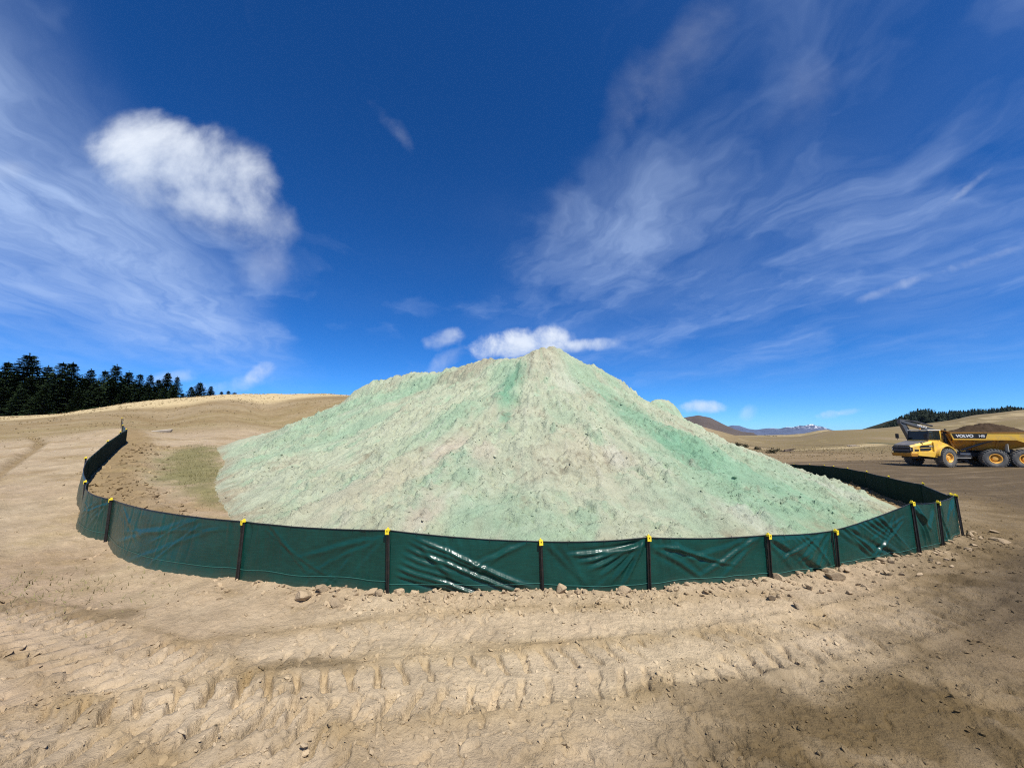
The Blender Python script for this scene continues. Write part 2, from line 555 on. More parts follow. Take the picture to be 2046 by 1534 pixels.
# ------------------------------------------------------------------ fence layout (needed by the ground)
# caps: photograph pixel of the cap top and of the post foot on level ground (front), or distance (sides)
FRONT = [((226, 994), (215, 1083)), ((480, 1036), (478, 1159)), ((780, 1053), (776, 1188)), ((1081, 1075), (1084, 1183)),
         ((1291, 1067), (1297, 1183)), ((1532, 1063), (1537, 1159)), ((1669, 1055), (1671, 1137)), ((1829, 1000), (1834, 1110)),
         ((1876, 999), (1880, 1096)), ((1910, 986), (1919, 1073))]
posts = []          # (x, y, ground z, height)
LEFT = [(246, 834, 22.5), (247, 848, 20.0), (255, 856, 18.0), (244, 861, 16.0), (217, 879, 13.0), (178, 912, 10.0), (178, 959, 7.9)]
RIGHT = [(1893, 984, 7.6), (1840, 963, 10.0), (1771, 949.5, 12.7), (1728, 940, 15.5), (1692, 933.5, 18.0), (1664, 930, 20.5),
         (1645, 928.2, 22.8), (1616, 926.8, 25.2), (1585, 926, 28.0), (1540, 925, 32.0), (1490, 926, 33.5)]
SIDE_H = 0.70
for p in LEFT:
    q = P(*p); posts.append((q[0], q[1], q[2] - SIDE_H, SIDE_H))
for c, f in FRONT:
    q = PG(*f); top = P(c[0], c[1], q[1])
    posts.append((q[0], q[1], 0.0, top[2]))
for p in RIGHT:
    q = P(*p); posts.append((q[0], q[1], q[2] - SIDE_H, SIDE_H))
posts = np.array(posts)
FENCE_XY = posts[:, :2]

# ------------------------------------------------------------------ ground height
anchors = []
def anc(x, y, z): anchors.append((x, y, z))
for az in range(-180, 180, 24):
    for r in (0.4, 2.0, 4.0):
        anc(r * math.sin(math.radians(az)), r * math.cos(math.radians(az)), 0.0)
for az in range(80, 290, 30):
    for r in (12.0, 60.0, 300.0, 3000.0):
        anc(r * math.sin(math.radians(az)), r * math.cos(math.radians(az)), 0.0 if r < 100 else -4.0)
for p in posts:
    anc(p[0], p[1], p[2])
for px, py, Y in [(0, 833, 50), (117, 827, 50), (195, 815, 52), (293, 801, 54), (400, 792, 56), (445, 788.5, 57), (495, 787, 57.5), (547, 786.5, 58), (600, 787, 59), (650, 788, 60), (700, 791, 60), (345, 796, 55), (245, 807, 53), (155, 821, 51), (60, 830.5, 50), (-250, 842, 48),
                  (760, 800, 60), (0, 900, 17), (0, 862, 30), (120, 862, 28), (330, 862, 27), (330, 836, 40), (500, 852, 30), (530, 825, 44), (430, 882, 20),
                  (620, 848, 36), (330, 940, 12.5), (430, 960, 11),
                  (1985, 934, 37), (1900, 934, 38.3), (1800, 931, 39), (2046, 934, 36.5), (2046, 1000, 14), (2046, 960, 23), (1960, 1000, 12.5), (2300, 960, 20),
                  (1650, 901, 80), (1500, 917, 48), (1450, 896, 88), (1985, 903, 85), (1850, 896, 105), (2200, 900, 90),
                  (1390, 850, 230), (1440, 862, 260), (1484, 873, 320), (1530, 877, 330), (1577, 877, 330), (1620, 869, 345), (1654, 861, 350), (1753, 856, 380), (1807, 850, 400),
                  (1857, 845, 400), (1907, 838, 400), (1945, 830, 400), (1984, 826, 400), (2046, 820, 400), (2300, 800, 420), (2900, 790, 400),
                  (1654, 882, 180), (1850, 872, 220), (2000, 862, 240), (1577, 886, 200), (1450, 874, 180), (1484, 880, 200), (2300, 850, 240),
                  (1023, 870, 60), (860, 860, 60), (1200, 880, 60), (1023, 880, 33), (1300, 890, 60), (1300, 862, 250), (1023, 860, 250), (700, 850, 300)]:
    q = P(px, py, Y); anc(*q)
for px in (-250, 0, 200, 400, 547, 650):      # behind the left crest
    q = P(px, 815, 82); anc(q[0], q[1], 4.6 if px < 300 else 6.0)
    q = P(px, 865, 180); anc(q[0], q[1], 0.0)
for px in (1390, 1577, 1753, 1907, 2046, 2300):
    q = P(px, 850, 560); anc(q[0], q[1], -4.0 if px < 1700 else (2.0 if px < 1800 else 16.0))
    q = P(px, 865, 1200); anc(q[0], q[1], -8.0)
for az in range(-60, 61, 15):
    for r in (3500.0, 14000.0):
        anc(r * math.sin(math.radians(az)), r * math.cos(math.radians(az)), -14.0 if r < 5000 else -45.0)
# mound shape enters the ground only through its foot, so a few low points below it
for x, y, z in [(-6, 12, 0.25), (0, 10, 0.0), (6, 12, -0.15), (0, 18, 0.1), (8, 20, -0.35), (-9, 18, 0.7), (3, 30, -0.1), (0, 6, 0), (-4, 7, 0.02), (4, 7, 0)]:
    anc(x, y, z)
ANC = np.array(anchors)


def _uv(x, y):
    r = np.hypot(x, y)
    th = np.arctan2(x, y)
    lr = np.log(r + 2.0)
    return np.stack([np.sin(th) * lr, np.cos(th) * lr], -1)


def _kern(d2):
    q = np.sqrt(d2); return q * np.sqrt(q)


_AU = _uv(ANC[:, 0], ANC[:, 1])
_K = _kern(((_AU[:, None] - _AU[None]) ** 2).sum(-1))
_n = len(ANC)
_A = np.zeros((_n + 3, _n + 3)); _A[:_n, :_n] = _K + np.eye(_n) * 4e-3
_A[:_n, _n] = 1; _A[_n, :_n] = 1; _A[:_n, _n + 1:] = _AU; _A[_n + 1:, :_n] = _AU.T
_W = np.linalg.solve(_A, np.concatenate([ANC[:, 2], np.zeros(3)]))


def g_base(x, y):
    x = np.asarray(x, float); y = np.asarray(y, float)
    shp = x.shape
    xf = x.ravel(); yf = y.ravel()
    out = np.empty(xf.shape)
    for s in range(0, len(xf), 60000):
        u = _uv(xf[s:s + 60000], yf[s:s + 60000])
        d2 = (u ** 2).sum(1)[:, None] + (_AU ** 2).sum(1)[None] - 2 * u @ _AU.T
        out[s:s + 60000] = _kern(np.maximum(d2, 1e-12)) @ _W[:_n] + _W[_n] + u @ _W[_n + 1:]
    return out.reshape(shp)


def on_ground(px, py):
    """plan position where the line of sight of a pixel meets the ground"""
    g = gnomonic(px, py)
    Y = np.exp(np.linspace(math.log(3.0), math.log(70.0), 1500))
    z = g_base(g[0] * Y, Y)
    k = int(np.argmax(z > CAM_H + g[1] * Y))
    return np.array([g[0] * Y[k], Y[k]])


# wheel tracks, as centre lines on the ground
TRACKS = [  # (points in plan, half width, depth, lug pitch)
    (catmull([PG(*p) for p in [(-120, 1500), (150, 1466), (400, 1425), (640, 1398), (900, 1368), (1180, 1338), (1430, 1305), (1620, 1272), (1790, 1236), (1930, 1180)]]), 0.31, 0.050, 0.185),
    (catmull([PG(*p) for p in [(-150, 1340), (60, 1370), (300, 1330), (560, 1300), (800, 1262), (1050, 1250), (1300, 1240), (1560, 1215)]]), 0.28, 0.013, 0.175),
    (catmull([PG(*p) for p in [(-80, 1215), (60, 1245), (200, 1300), (380, 1390), (520, 1500), (560, 1640)]]), 0.31, 0.050, 0.19),
    (catmull([PG(*p) for p in [(1150, 1640), (1330, 1480), (1520, 1360), (1720, 1290), (1900, 1235), (2050, 1150)]]), 0.30, 0.020, 0.18),
]
RUTS = [catmull([(-7.6, 5.4), (-10.2, 7.4), (-13.8, 10.4), (-18.5, 14.8), (-23.5, 19.4), (-31, 25)]),
        catmull([(-9.6, 5.4), (-12.2, 7.2), (-15.8, 10.0), (-20.5, 14.2), (-25.5, 18.4), (-33, 23)])]

MOUND_TOE = np.array([tuple(on_ground(*p)) for p in [(548, 873), (470, 884), (432, 896), (446, 925), (428, 965), (440, 1000), (462, 1030)]] + [(-4.4, 6.5), (-2.0, 5.55), (0.6, 5.3), (2.8, 5.4), (4.6, 5.9), (6.6, 6.9),
                      (8.4, 8.3), (10.0, 10.2), (12.2, 14.2), (14.6, 19.0), (16.4, 23.6), (17.6, 28.0), (16.0, 33.0), (11.0, 35.5), (4.0, 33.0), (-3.0, 29.0), (-9.0, 25.6)])


def g_full(x, y, detail=True):
    """ground with ruts, tread marks, soil banked along the fence"""
    z = g_base(x, y)
    r = np.hypot(x, y)
    near = np.exp(-(r / 60.0) ** 2)
    z = z + 0.10 * fbm(x / 9.0, y / 9.0, 3, 0.5, 3) * sstep(r, 6, 25) * near
    z = z + 0.5 * fbm(x / 60.0, y / 60.0, 4, 0.5, 5) * sstep(r, 110, 260) * np.exp(-(r / 900.0) ** 2)
    if not detail:
        return z
    m = r < 48
    xs = x[m]; ys = y[m]; rs = r[m]
    dz = 0.028 * fbm(xs / 1.6, ys / 1.6, 4, 0.5, 11)
    dz += 0.022 * fbm(xs / 0.42, ys / 0.42, 4, 0.55, 21) * (0.5 + 0.7 * sstep(fbm(xs / 2.3, ys / 2.3, 3, 0.5, 23), -0.2, 0.4))
    rough = sstep(fbm(xs / 1.1, ys / 1.1, 3, 0.5, 31), 0.0, 0.45)
    dz += 0.024 * rough * np.maximum(fbm(xs / 0.12, ys / 0.12, 4, 0.62, 41), -0.12)
    crack = fbm(xs / 0.55 + 0.3 * dz, ys / 0.55, 3, 0.5, 43)
    dz += -0.012 * np.exp(-(crack / 0.035) ** 2) * sstep(fbm(xs / 2.0, ys / 2.0, 2, 0.5, 45), 0.0, 0.4)
    nb = fbm(xs / 0.34, ys / 0.34, 4, 0.6, 141)
    dz += 0.020 * sstep(nb, 0.06, 0.13) * sstep(fbm(xs / 1.5, ys / 1.5, 2, 0.5, 143), -0.25, 0.2)
    nb = fbm(xs / 0.13, ys / 0.13, 3, 0.6, 145)
    dz += 0.011 * sstep(nb, 0.10, 0.20) * sstep(fbm(xs / 0.9, ys / 0.9, 2, 0.5, 147), -0.2, 0.25)
    zone = sstep(rs, 5.2, 4.0) * sstep(fbm(xs / 1.3, ys / 1.3, 2, 0.5, 161), -0.25, 0.25)
    ck = np.abs(fbm(xs / 0.30 + 0.25 * nb, ys / 0.30, 2, 0.5, 163))
    dz += -0.020 * sstep(ck, 0.045, 0.012) * zone
    mid = sstep(rs, 5, 9)
    dz += mid * 0.045 * np.maximum(fbm(xs / 0.5, ys / 0.35, 4, 0.6, 47), -0.1) * sstep(fbm(xs / 4.0, ys / 2.5, 3, 0.5, 49), -0.2, 0.35)
    # fence: banked soil outside and dug trench spoil inside
    d, side, s = poly_coords(xs, ys, FENCE_XY, 2.5)
    frontness = sstep(ys, 9.5, 6.2) * sstep(xs, -4.2, -1.6)
    lump = 0.5 + 0.9 * fbm(s / 0.5, d * 0 + 1.0, 4, 0.6, 51)
    outer = side < 0
    dz += np.where(outer, 0.065 * np.exp(-((d - 0.05) / 0.22) ** 2) * np.clip(lump, 0, 2) * frontness, 0)
    dz += np.where(~outer, 0.16 * np.exp(-((d - 0.85) / 0.40) ** 2) * np.clip(0.6 + 0.9 * fbm(xs / 0.7, ys / 0.7, 4, 0.6, 57), 0, 2) * sstep(ys, 6.0, 7.5), 0)
    strip = 1.0 - np.where(outer, 0.7 * np.exp(-((d - 1.25) / 0.6) ** 2), 0.0)
    dz = dz * strip
    # treads
    for k, (pts, hw, dep, pitch) in enumerate(TRACKS):
        d, side, s = poly_coords(xs, ys, pts, 0.8)
        c = d * side
        w = sstep(d, hw + 0.05, hw - 0.03)
        wear = sstep(fbm(xs / 0.6, ys / 0.6, 3, 0.55, 61 + k) - 0.06 * sstep(xs, -0.5, 1.5), -0.45, 0.10)
        ph = (s + 0.30 * np.abs(c) + 0.065 * fbm(xs / 0.22, ys / 0.22, 3, 0.55, 67) + np.where(c > 0, pitch * 0.5, 0)) / pitch
        fr = ph - np.floor(ph)
        lug = sstep(np.abs(fr - 0.5), 0.20, 0.11) * sstep(np.abs(c), 0.02, 0.07)
        w = w * (1.0 - 0.62 * sstep(xs, -1.2, 0.4))
        dz += w * wear * (dep * (0.35 - 1.7 * lug))
        dz += dep * 0.8 * np.exp(-((d - hw - 0.05) / 0.05) ** 2) * np.clip(0.4 + fbm(xs / 0.3, ys / 0.3, 3, 0.6, 71), 0, 2)
    for k, pts in enumerate(RUTS):
        d, side, s = poly_coords(xs, ys, pts, 0.8)
        dz += -0.13 * np.exp(-(d / 0.17) ** 2) + 0.045 * np.exp(-((d - 0.34) / 0.12) ** 2) * (0.6 + fbm(xs / 0.5, ys / 0.5, 3, 0.6, 81))
    # clods thrown to the outside of the right-hand corner
    rc = np.exp(-(((xs - 8.6) / 2.4) ** 2 + ((ys - 5.6) / 2.0) ** 2))
    dz += rc * 0.09 * np.maximum(fbm(xs / 0.35, ys / 0.35, 4, 0.6, 91), -0.15)
    # smooth under the mound's foot
    z = z.copy()
    z[m] += dz * (1.0 - 0.25 * sstep(rs, 20, 45)) * sstep(rs, 48, 44)
    return z


TAN = np.array((0.405, 0.306, 0.194)); PALE = np.array((0.51, 0.402, 0.268)); PINK = np.array((0.375, 0.268, 0.180))
BROWN = np.array((0.148, 0.104, 0.050)); DARK = np.array((0.092, 0.068, 0.042)); OLIVE = np.array((0.24, 0.185, 0.085))
STRAW = np.array((0.47, 0.37, 0.205)); HILLTAN = np.array((0.29, 0.222, 0.132)); GREYTAN = np.array((0.35, 0.285, 0.185))
DARK_POLY = np.array([PG(1280, 1700), PG(1330, 1500), PG(1420, 1410), PG(1560, 1350), PG(1720, 1300), PG(1790, 1210), PG(1850, 1130), PG(1940, 1075), (8.8, 5.2), (12.5, 9.0), (14, 5), (9, 0.5), (3, -1)])
ROAD_POLY = np.array([(11.5, 9.2), (14.8, 13.2), (18.4, 19.0), (23.5, 29), (26, 38), (30, 44), (62, 56), (80, 40), (50, 15), (30, 8), (17, 5.6)])
GRASS_POLY = np.array([on_ground(*p) for p in [(325, 908), (370, 890), (440, 891), (460, 940), (448, 985), (475, 1008), (455, 1022), (390, 1005), (340, 970), (312, 935)]])
DAMP = [(PG(625, 1328), 0.40, 0.13, 0.62), (PG(205, 1219), 0.42, 0.14, 0.55), (PG(30, 1205), 0.7, 0.2, 0.35), (PG(1480, 1395), 0.55, 0.25, 0.5)]


MIDLINES = [(np.array([PG(1420, 888, -1.8), PG(1560, 893, -1.9), PG(1640, 892.5, -1.9), PG(1720, 889, -2.0), PG(1760, 886, -2.0)]), 5.0, STRAW * 0.9, 0.75),
            (np.array([PG(1590, 884, -2.2), PG(1640, 887, -2.2), PG(1700, 888, -2.2)]), 2.0, DARK, 0.8),
            (np.array([PG(1440, 884, -1.8), PG(1500, 886, -1.9), PG(1550, 889, -1.9)]), 4.0, DARK * 1.2, 0.6),
            (np.array([PG(1740, 893, -2.2), PG(1790, 894, -2.3), PG(1900, 893, -2.3)]), 2.5, DARK, 0.6)]
MIDPATCH = [(PG(1775, 886.5, -2.2), 8.5, 6.0, np.array((0.07, 0.075, 0.04)), 0.85), (PG(1470, 889, -1.8), 12.0, 8.0, HILLTAN, 0.7), (PG(1640, 905, -1.8), 9.0, 5.0, BROWN * 1.1, 0.7), (PG(1560, 905, -1.7), 6.0, 6.0, HILLTAN, 0.5)]


def g_col(x, y):
    r = np.hypot(x, y); th = np.degrees(np.arctan2(x, y))
    n1 = fbm(x / 2.6, y / 2.6, 5, 0.55, 101); n2 = fbm(x / 0.6, y / 0.6, 4, 0.55, 103); n3 = fbm(x / 14.0, y / 14.0, 4, 0.5, 105)
    c = np.zeros(x.shape + (3,)) + TAN
    def mixin(col, w):
        nonlocal c
        c = c + (col - c) * np.clip(w, 0, 1)[..., None]
    mixin(PALE, sstep(n1 + 0.4 * n2, 0.0, 0.6) * 0.8)
    mixin(PINK, sstep(-n1 + 0.3 * n2 + 0.35 * sstep(-x, 0, 6) - 0.1, 0.05, 0.6) * 0.6)
    mk = fbm(x / 0.5, y / 0.28, 4, 0.6, 107)
    mixin(BROWN * 1.7, sstep(mk, 0.18, 0.5) * 0.38)
    mixin(PALE * 1.08, sstep(-mk, 0.2, 0.55) * 0.35)
    # pale dust in the wheel-polished middle, darker crumbly lane edges
    mixin(np.array((0.56, 0.455, 0.285)), np.exp(-(((x - 0.6) / 2.3) ** 2 + ((y - 3.5) / 0.9) ** 2)) * (0.75 + 0.5 * n1))
    for pts_, hw_, dep_, pitch_ in TRACKS:
        d_, _, _ = poly_coords(x, y, pts_, 1.0)
        mixin(BROWN * 2.0, np.exp(-((d_ - hw_ - 0.06) / 0.09) ** 2) * np.clip(0.35 + 0.6 * n2, 0, 0.6))
        mixin(PALE * 1.04, sstep(d_, hw_, hw_ * 0.6) * 0.35)
    # wider ground further out
    mixin(GREYTAN, sstep(r, 7, 14) * 0.4)
    # dry pasture on the left rise and beyond
    yy = y + 3.0 * n3
    left = sstep(-th, -5, 20)
    mixin(OLIVE * 1.05, left * sstep(r, 30, 42) * (0.55 + 0.35 * sstep(n1, -0.3, 0.3)) )
    mixin(HILLTAN, left * sstep(r, 46, 56) * (0.5 + 0.5 * sstep(n3, -0.3, 0.4)))
    mixin(BROWN * 1.5, left * sstep(fbm(x / 9.0, y / 4.0, 6, 0.68, 111), -0.35, 0.35) * sstep(r, 28, 44) * 0.85)
    # worked brown ground round the haul road
    road = sstep(poly_sd(x, y, ROAD_POLY) + 1.3 * n1 + 1.2 * n3, -0.8, 1.6)
    band = fbm(x / 9.0 + 0.4 * n1, (y - 0.45 * x) / 1.2, 4, 0.55, 121)
    right = sstep(th, 22, 34)
    mixin(BROWN * 1.1, sstep(th + 3 * n1, 43, 51) * sstep(r, 7.5, 11) * (0.75 + 0.25 * sstep(n1, -0.3, 0.2)))
    mixin(BROWN * 1.15, right * sstep(r, 11, 22) * (0.8 + 0.3 * n1))
    mixin(lerp(DARK, BROWN, 0.25), road * (0.80 + 0.20 * sstep(-band, -0.3, 0.3)))
    mixin(TAN * 0.62, right * road * sstep(band, 0.12, 0.5) * 0.5)
    # pasture towards the right-hand hills
    mixin(OLIVE, right * sstep(r, 75, 140) * (0.9 - 0.2 * sstep(n3, 0, 0.5)))
    far = fbm(x / 60.0, y / 22.0, 4, 0.55, 131)
    mixin(HILLTAN, right * sstep(r, 110, 260) * sstep(far, -0.15, 0.4) * 0.8)
    mixin(STRAW, right * sstep(r, 260, 420) * sstep(fbm(x / 90.0, y / 16.0, 4, 0.55, 137), 0.05, 0.35) * sstep(th, 40, 48) * 0.8)
    mixin(STRAW * 0.95, right * sstep(fbm(x / 50.0, (y - 0.2 * x) / 7.0, 3, 0.5, 139), 0.28, 0.42) * sstep(r, 90, 150) * sstep(r, 330, 230) * sstep(th, 44, 36) * 0.8)
    c = np.where((right * sstep(r, 70, 120))[..., None] > 0, c * (1 - 0.2 * (right * sstep(r, 70, 120))[..., None]), c)
    # pale cut soil just under the left crest
    crest = np.interp(th, [-75, -53, -47, -40, -33, -27], [90, 76, 71, 66, 64, 64])
    mixin(STRAW * 1.08, left * sstep(r, crest - 9 + 5 * n3, crest - 4 + 5 * n3) * 0.9 * sstep(r, crest + 30, crest + 10))
    # moist near right
    dk = sstep(poly_sd(x, y, DARK_POLY) + 0.45 * n1 + 0.22 * n2, -0.55, 0.55)
    mixin(BROWN * 0.98, dk * (0.70 + 0.30 * sstep(n2 + n1 + 0.5 * mk, -0.4, 0.2)))
    deep = sstep(poly_sd(x, y, np.array([PG(1760, 1330), PG(1830, 1180), PG(1990, 1080), PG(2200, 1060), PG(2300, 1300), PG(2000, 1380)])) + 0.4 * n1, -0.2, 0.8)
    mixin(DARK * 1.0, deep * 0.9)
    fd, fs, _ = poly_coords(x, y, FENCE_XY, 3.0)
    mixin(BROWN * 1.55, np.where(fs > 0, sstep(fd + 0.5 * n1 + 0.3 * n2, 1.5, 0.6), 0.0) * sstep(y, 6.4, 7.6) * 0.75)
    mixin(BROWN * 1.75, left * sstep(r, 5.5, 8) * sstep(r, 40, 25) * sstep(fbm(x / 3.0, y / 1.6, 5, 0.66, 155), -0.02, 0.4) * 0.62)
    mixin(OLIVE * 1.35, left * sstep(r, 5.5, 8) * sstep(r, 40, 25) * sstep(fbm(x / 2.2, y / 1.6, 5, 0.62, 157), 0.12, 0.5) * 0.5)
    # a little green on the left
    mixin(np.array((0.170, 0.160, 0.066)), sstep(poly_sd(x, y, GRASS_POLY) + 1.1 * n1 + 0.9 * n2 + 0.2, -0.4, 0.8) * 0.85)
    gl = np.exp(-(((x + 5.6) / 1.5) ** 2 + ((y - 4.6) / 0.8) ** 2))
    mixin(OLIVE * 1.25, gl * sstep(n2, -0.2, 0.5) * 0.45)
    for p, a, b, w in DAMP:
        e = ((x - p[0]) / a) ** 2 + ((y - p[1]) / b) ** 2
        mixin(BROWN * 1.05, sstep(1.25 - e + 0.9 * n2, 0.0, 0.7) * w)
    # worn tracks, a scrubby hollow and a pale bank in the middle distance
    for pts_, w_, col_, k_ in MIDLINES:
        d_, _, _ = poly_coords(x, y, pts_, 20.0)
        mixin(col_, sstep(d_ + w_ * 0.8 * n3, w_, w_ * 0.4) * k_)
    for p_, a_, b_, col_, k_ in MIDPATCH:
        e_ = ((x - p_[0]) / a_) ** 2 + ((y - p_[1]) / b_) ** 2
        mixin(col_, sstep(1.3 - e_ + 0.8 * n3, 0.0, 0.6) * k_)
    mixin(BROWN * 1.3, right * sstep(fbm(x / 26.0, y / 10.0, 5, 0.62, 151), 0.0, 0.5) * sstep(r, 55, 120) * 0.55)
    mixin(OLIVE * 0.75, right * sstep(fbm(x / 12.0, y / 7.0, 5, 0.65, 153), 0.1, 0.5) * sstep(r, 100, 160) * 0.6)
    for pts_ in RUTS:
        d_, _, _ = poly_coords(x, y, pts_, 1.2)
        mixin(BROWN * 1.4, np.exp(-((d_ + 0.12 * n2) / 0.17) ** 2) * 0.75)
    # far olive plains
    mixin(OLIVE * 1.1, sstep(r, 600, 1500))
    return c


def build_ground():
    fine = np.radians(np.linspace(-61, 61, 790))
    coarse = np.radians(np.linspace(62, 298, 64))[1:-1]
    th = np.concatenate([fine, coarse])
    rs = [0.3, 0.7, 1.0, 1.25]
    r = 1.4
    while r < 14000:
        rs.append(r)
        r += min(r * r / 700.0, 0.0085 * r) if r < 70 else 0.03 * r
    rs = np.array(rs)
    R, T = np.meshgrid(rs, th, indexing='ij')
    X = R * np.sin(T); Y = R * np.cos(T)
    Z = g_full(X, Y)
    # keep the sheet just under the mound's own surface
    sd = poly_sd(X[(R < 48)], Y[(R < 48)], MOUND_TOE)
    Z[R < 48] -= sstep(sd, 0.2, 1.4) * 0.25
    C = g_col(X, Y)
    V = np.stack([X, Y, Z], -1).reshape(-1, 3)
    F = grid_faces(len(rs), len(th), wrap=True)[:, ::-1]
    me = mesh_np('ground', V, F, True, C.reshape(-1, 3))
    o = link('ground', me, M['ground'])
    tag(o, kind='structure')
    # close the middle with a small fan
    return o


build_ground()

# ------------------------------------------------------------------ mountains
def ridge(name, prof, Y0, depth_front, depth_back, base_z, col_fn, amp, seed, rows=34, cols=160):
    prof = np.array(prof, float)
    pxs = np.linspace(prof[0, 0], prof[-1, 0], cols)
    pys = np.interp(pxs, prof[:, 0], prof[:, 1])
    pys = np.convolve(np.pad(pys, 1, mode='edge'), np.ones(3) / 3, 'valid')
    t = np.concatenate([np.linspace(-1, 0, rows // 2 + 1), np.linspace(0, 1, rows // 2 + 1)[1:]])
    V = np.zeros((len(t), cols, 3))
    for j in range(cols):
        c = P(pxs[j], pys[j], Y0)
        for i, tt in enumerate(t):
            yy = Y0 + (tt * depth_front if tt < 0 else tt * depth_back)
            f = (1 - abs(tt)) ** 1.25
            V[i, j] = (c[0] * (1 + 0.9 * (yy / Y0 - 1)), yy, base_z + (c[2] - base_z) * f)
    n = fbm(V[..., 0] / (depth_front * 0.35), V[..., 1] / (depth_front * 0.35), 5, 0.55, seed, ridged=True)
    f = np.sin(np.pi * np.clip(np.abs(t), 0, 1))[:, None]
    V[..., 2] += amp * n * (0.25 + f)
    V[0, :, 2] = base_z; V[-1, :, 2] = base_z; V[:, 0, 2] = np.minimum(V[:, 0, 2], base_z + 4); V[:, -1, 2] = np.minimum(V[:, -1, 2], base_z + 4)
    col = col_fn(V, n)
    me = mesh_np(name, V.reshape(-1, 3), grid_faces(len(t), cols), True, col.reshape(-1, 3))
    o = link(name, me, M['hill'])
    tag(o, kind='structure')
    return o


def c_dark(V, n):
    return np.array((0.075, 0.058, 0.045)) * (1 + 0.5 * n[..., None])


def c_snow(V, n):
    c = np.array((0.070, 0.083, 0.125)) * (1 + 0.5 * n[..., None])  # rock tinted blue: distance haze partly put into its colour
    m = fbm(V[..., 0] / 160.0, V[..., 1] / 260.0 + V[..., 2] / 25.0, 4, 0.6, 77)
    px = V[..., 0] / V[..., 1]
    w = sstep(m, 0.10, 0.22) * sstep(V[..., 2], 60, 120) * 0.95 * sstep(px, 0.62, 0.68)
    return c + (np.array((0.85, 0.87, 0.9)) - c) * w[..., None]


def c_tan(V, n):
    m = fbm(V[..., 0] / 70.0, V[..., 1] / 40.0, 4, 0.55, 79)
    return lerp(OLIVE * 1.05, STRAW * 0.9, sstep(m, -0.2, 0.5)[..., None])


ridge('mountain', [(1410, 866), (1440, 855), (1463, 850), (1478, 851), (1495, 857), (1510, 858.5), (1530, 856), (1545, 855), (1556, 856.5), (1572, 853), (1583, 854), (1598, 850), (1606, 851), (1622, 847), (1632, 851), (1642, 852), (1660, 859), (1700, 864), (1740, 868)], 7500, 2200, 2500, -44, c_snow, 30, 5, 40, 260)
ridge('mountain', [(1180, 862), (1260, 850), (1330, 842), (1370, 834), (1395, 830), (1420, 835), (1450, 850), (1478, 863), (1500, 869)], 3000, 900, 1200, -16, c_dark, 16, 9)
ridge('hill', [(1540, 871.5), (1580, 869.5), (1610, 865.5), (1636, 860), (1652, 858.5), (1668, 861), (1760, 866)], 1300, 420, 500, -9, c_tan, 3.0, 15)

# ------------------------------------------------------------------ the stockpile
RIDGE = [  # photograph pixel of the crest and its distance
    (735, 772, 17.6), (765, 757, 17.4), (812, 750, 17.2), (866, 744, 16.8), (910, 735, 16.4), (955, 724.5, 16.0), (1000, 722, 15.6), (1056, 716, 15.2), (1084, 697, 15.0),
    (1118, 702, 15.4), (1160, 731, 16.2), (1190, 735, 17.0), (1218, 757, 18.0), (1250, 792, 19.6), (1280, 808, 21.5), (1296, 814, 23.0), (1312, 801, 25.0), (1330, 800, 26.0)]
RPT = np.array([P(*p) for p in RIDGE])
RFULL = catmull(RPT, 0.3)


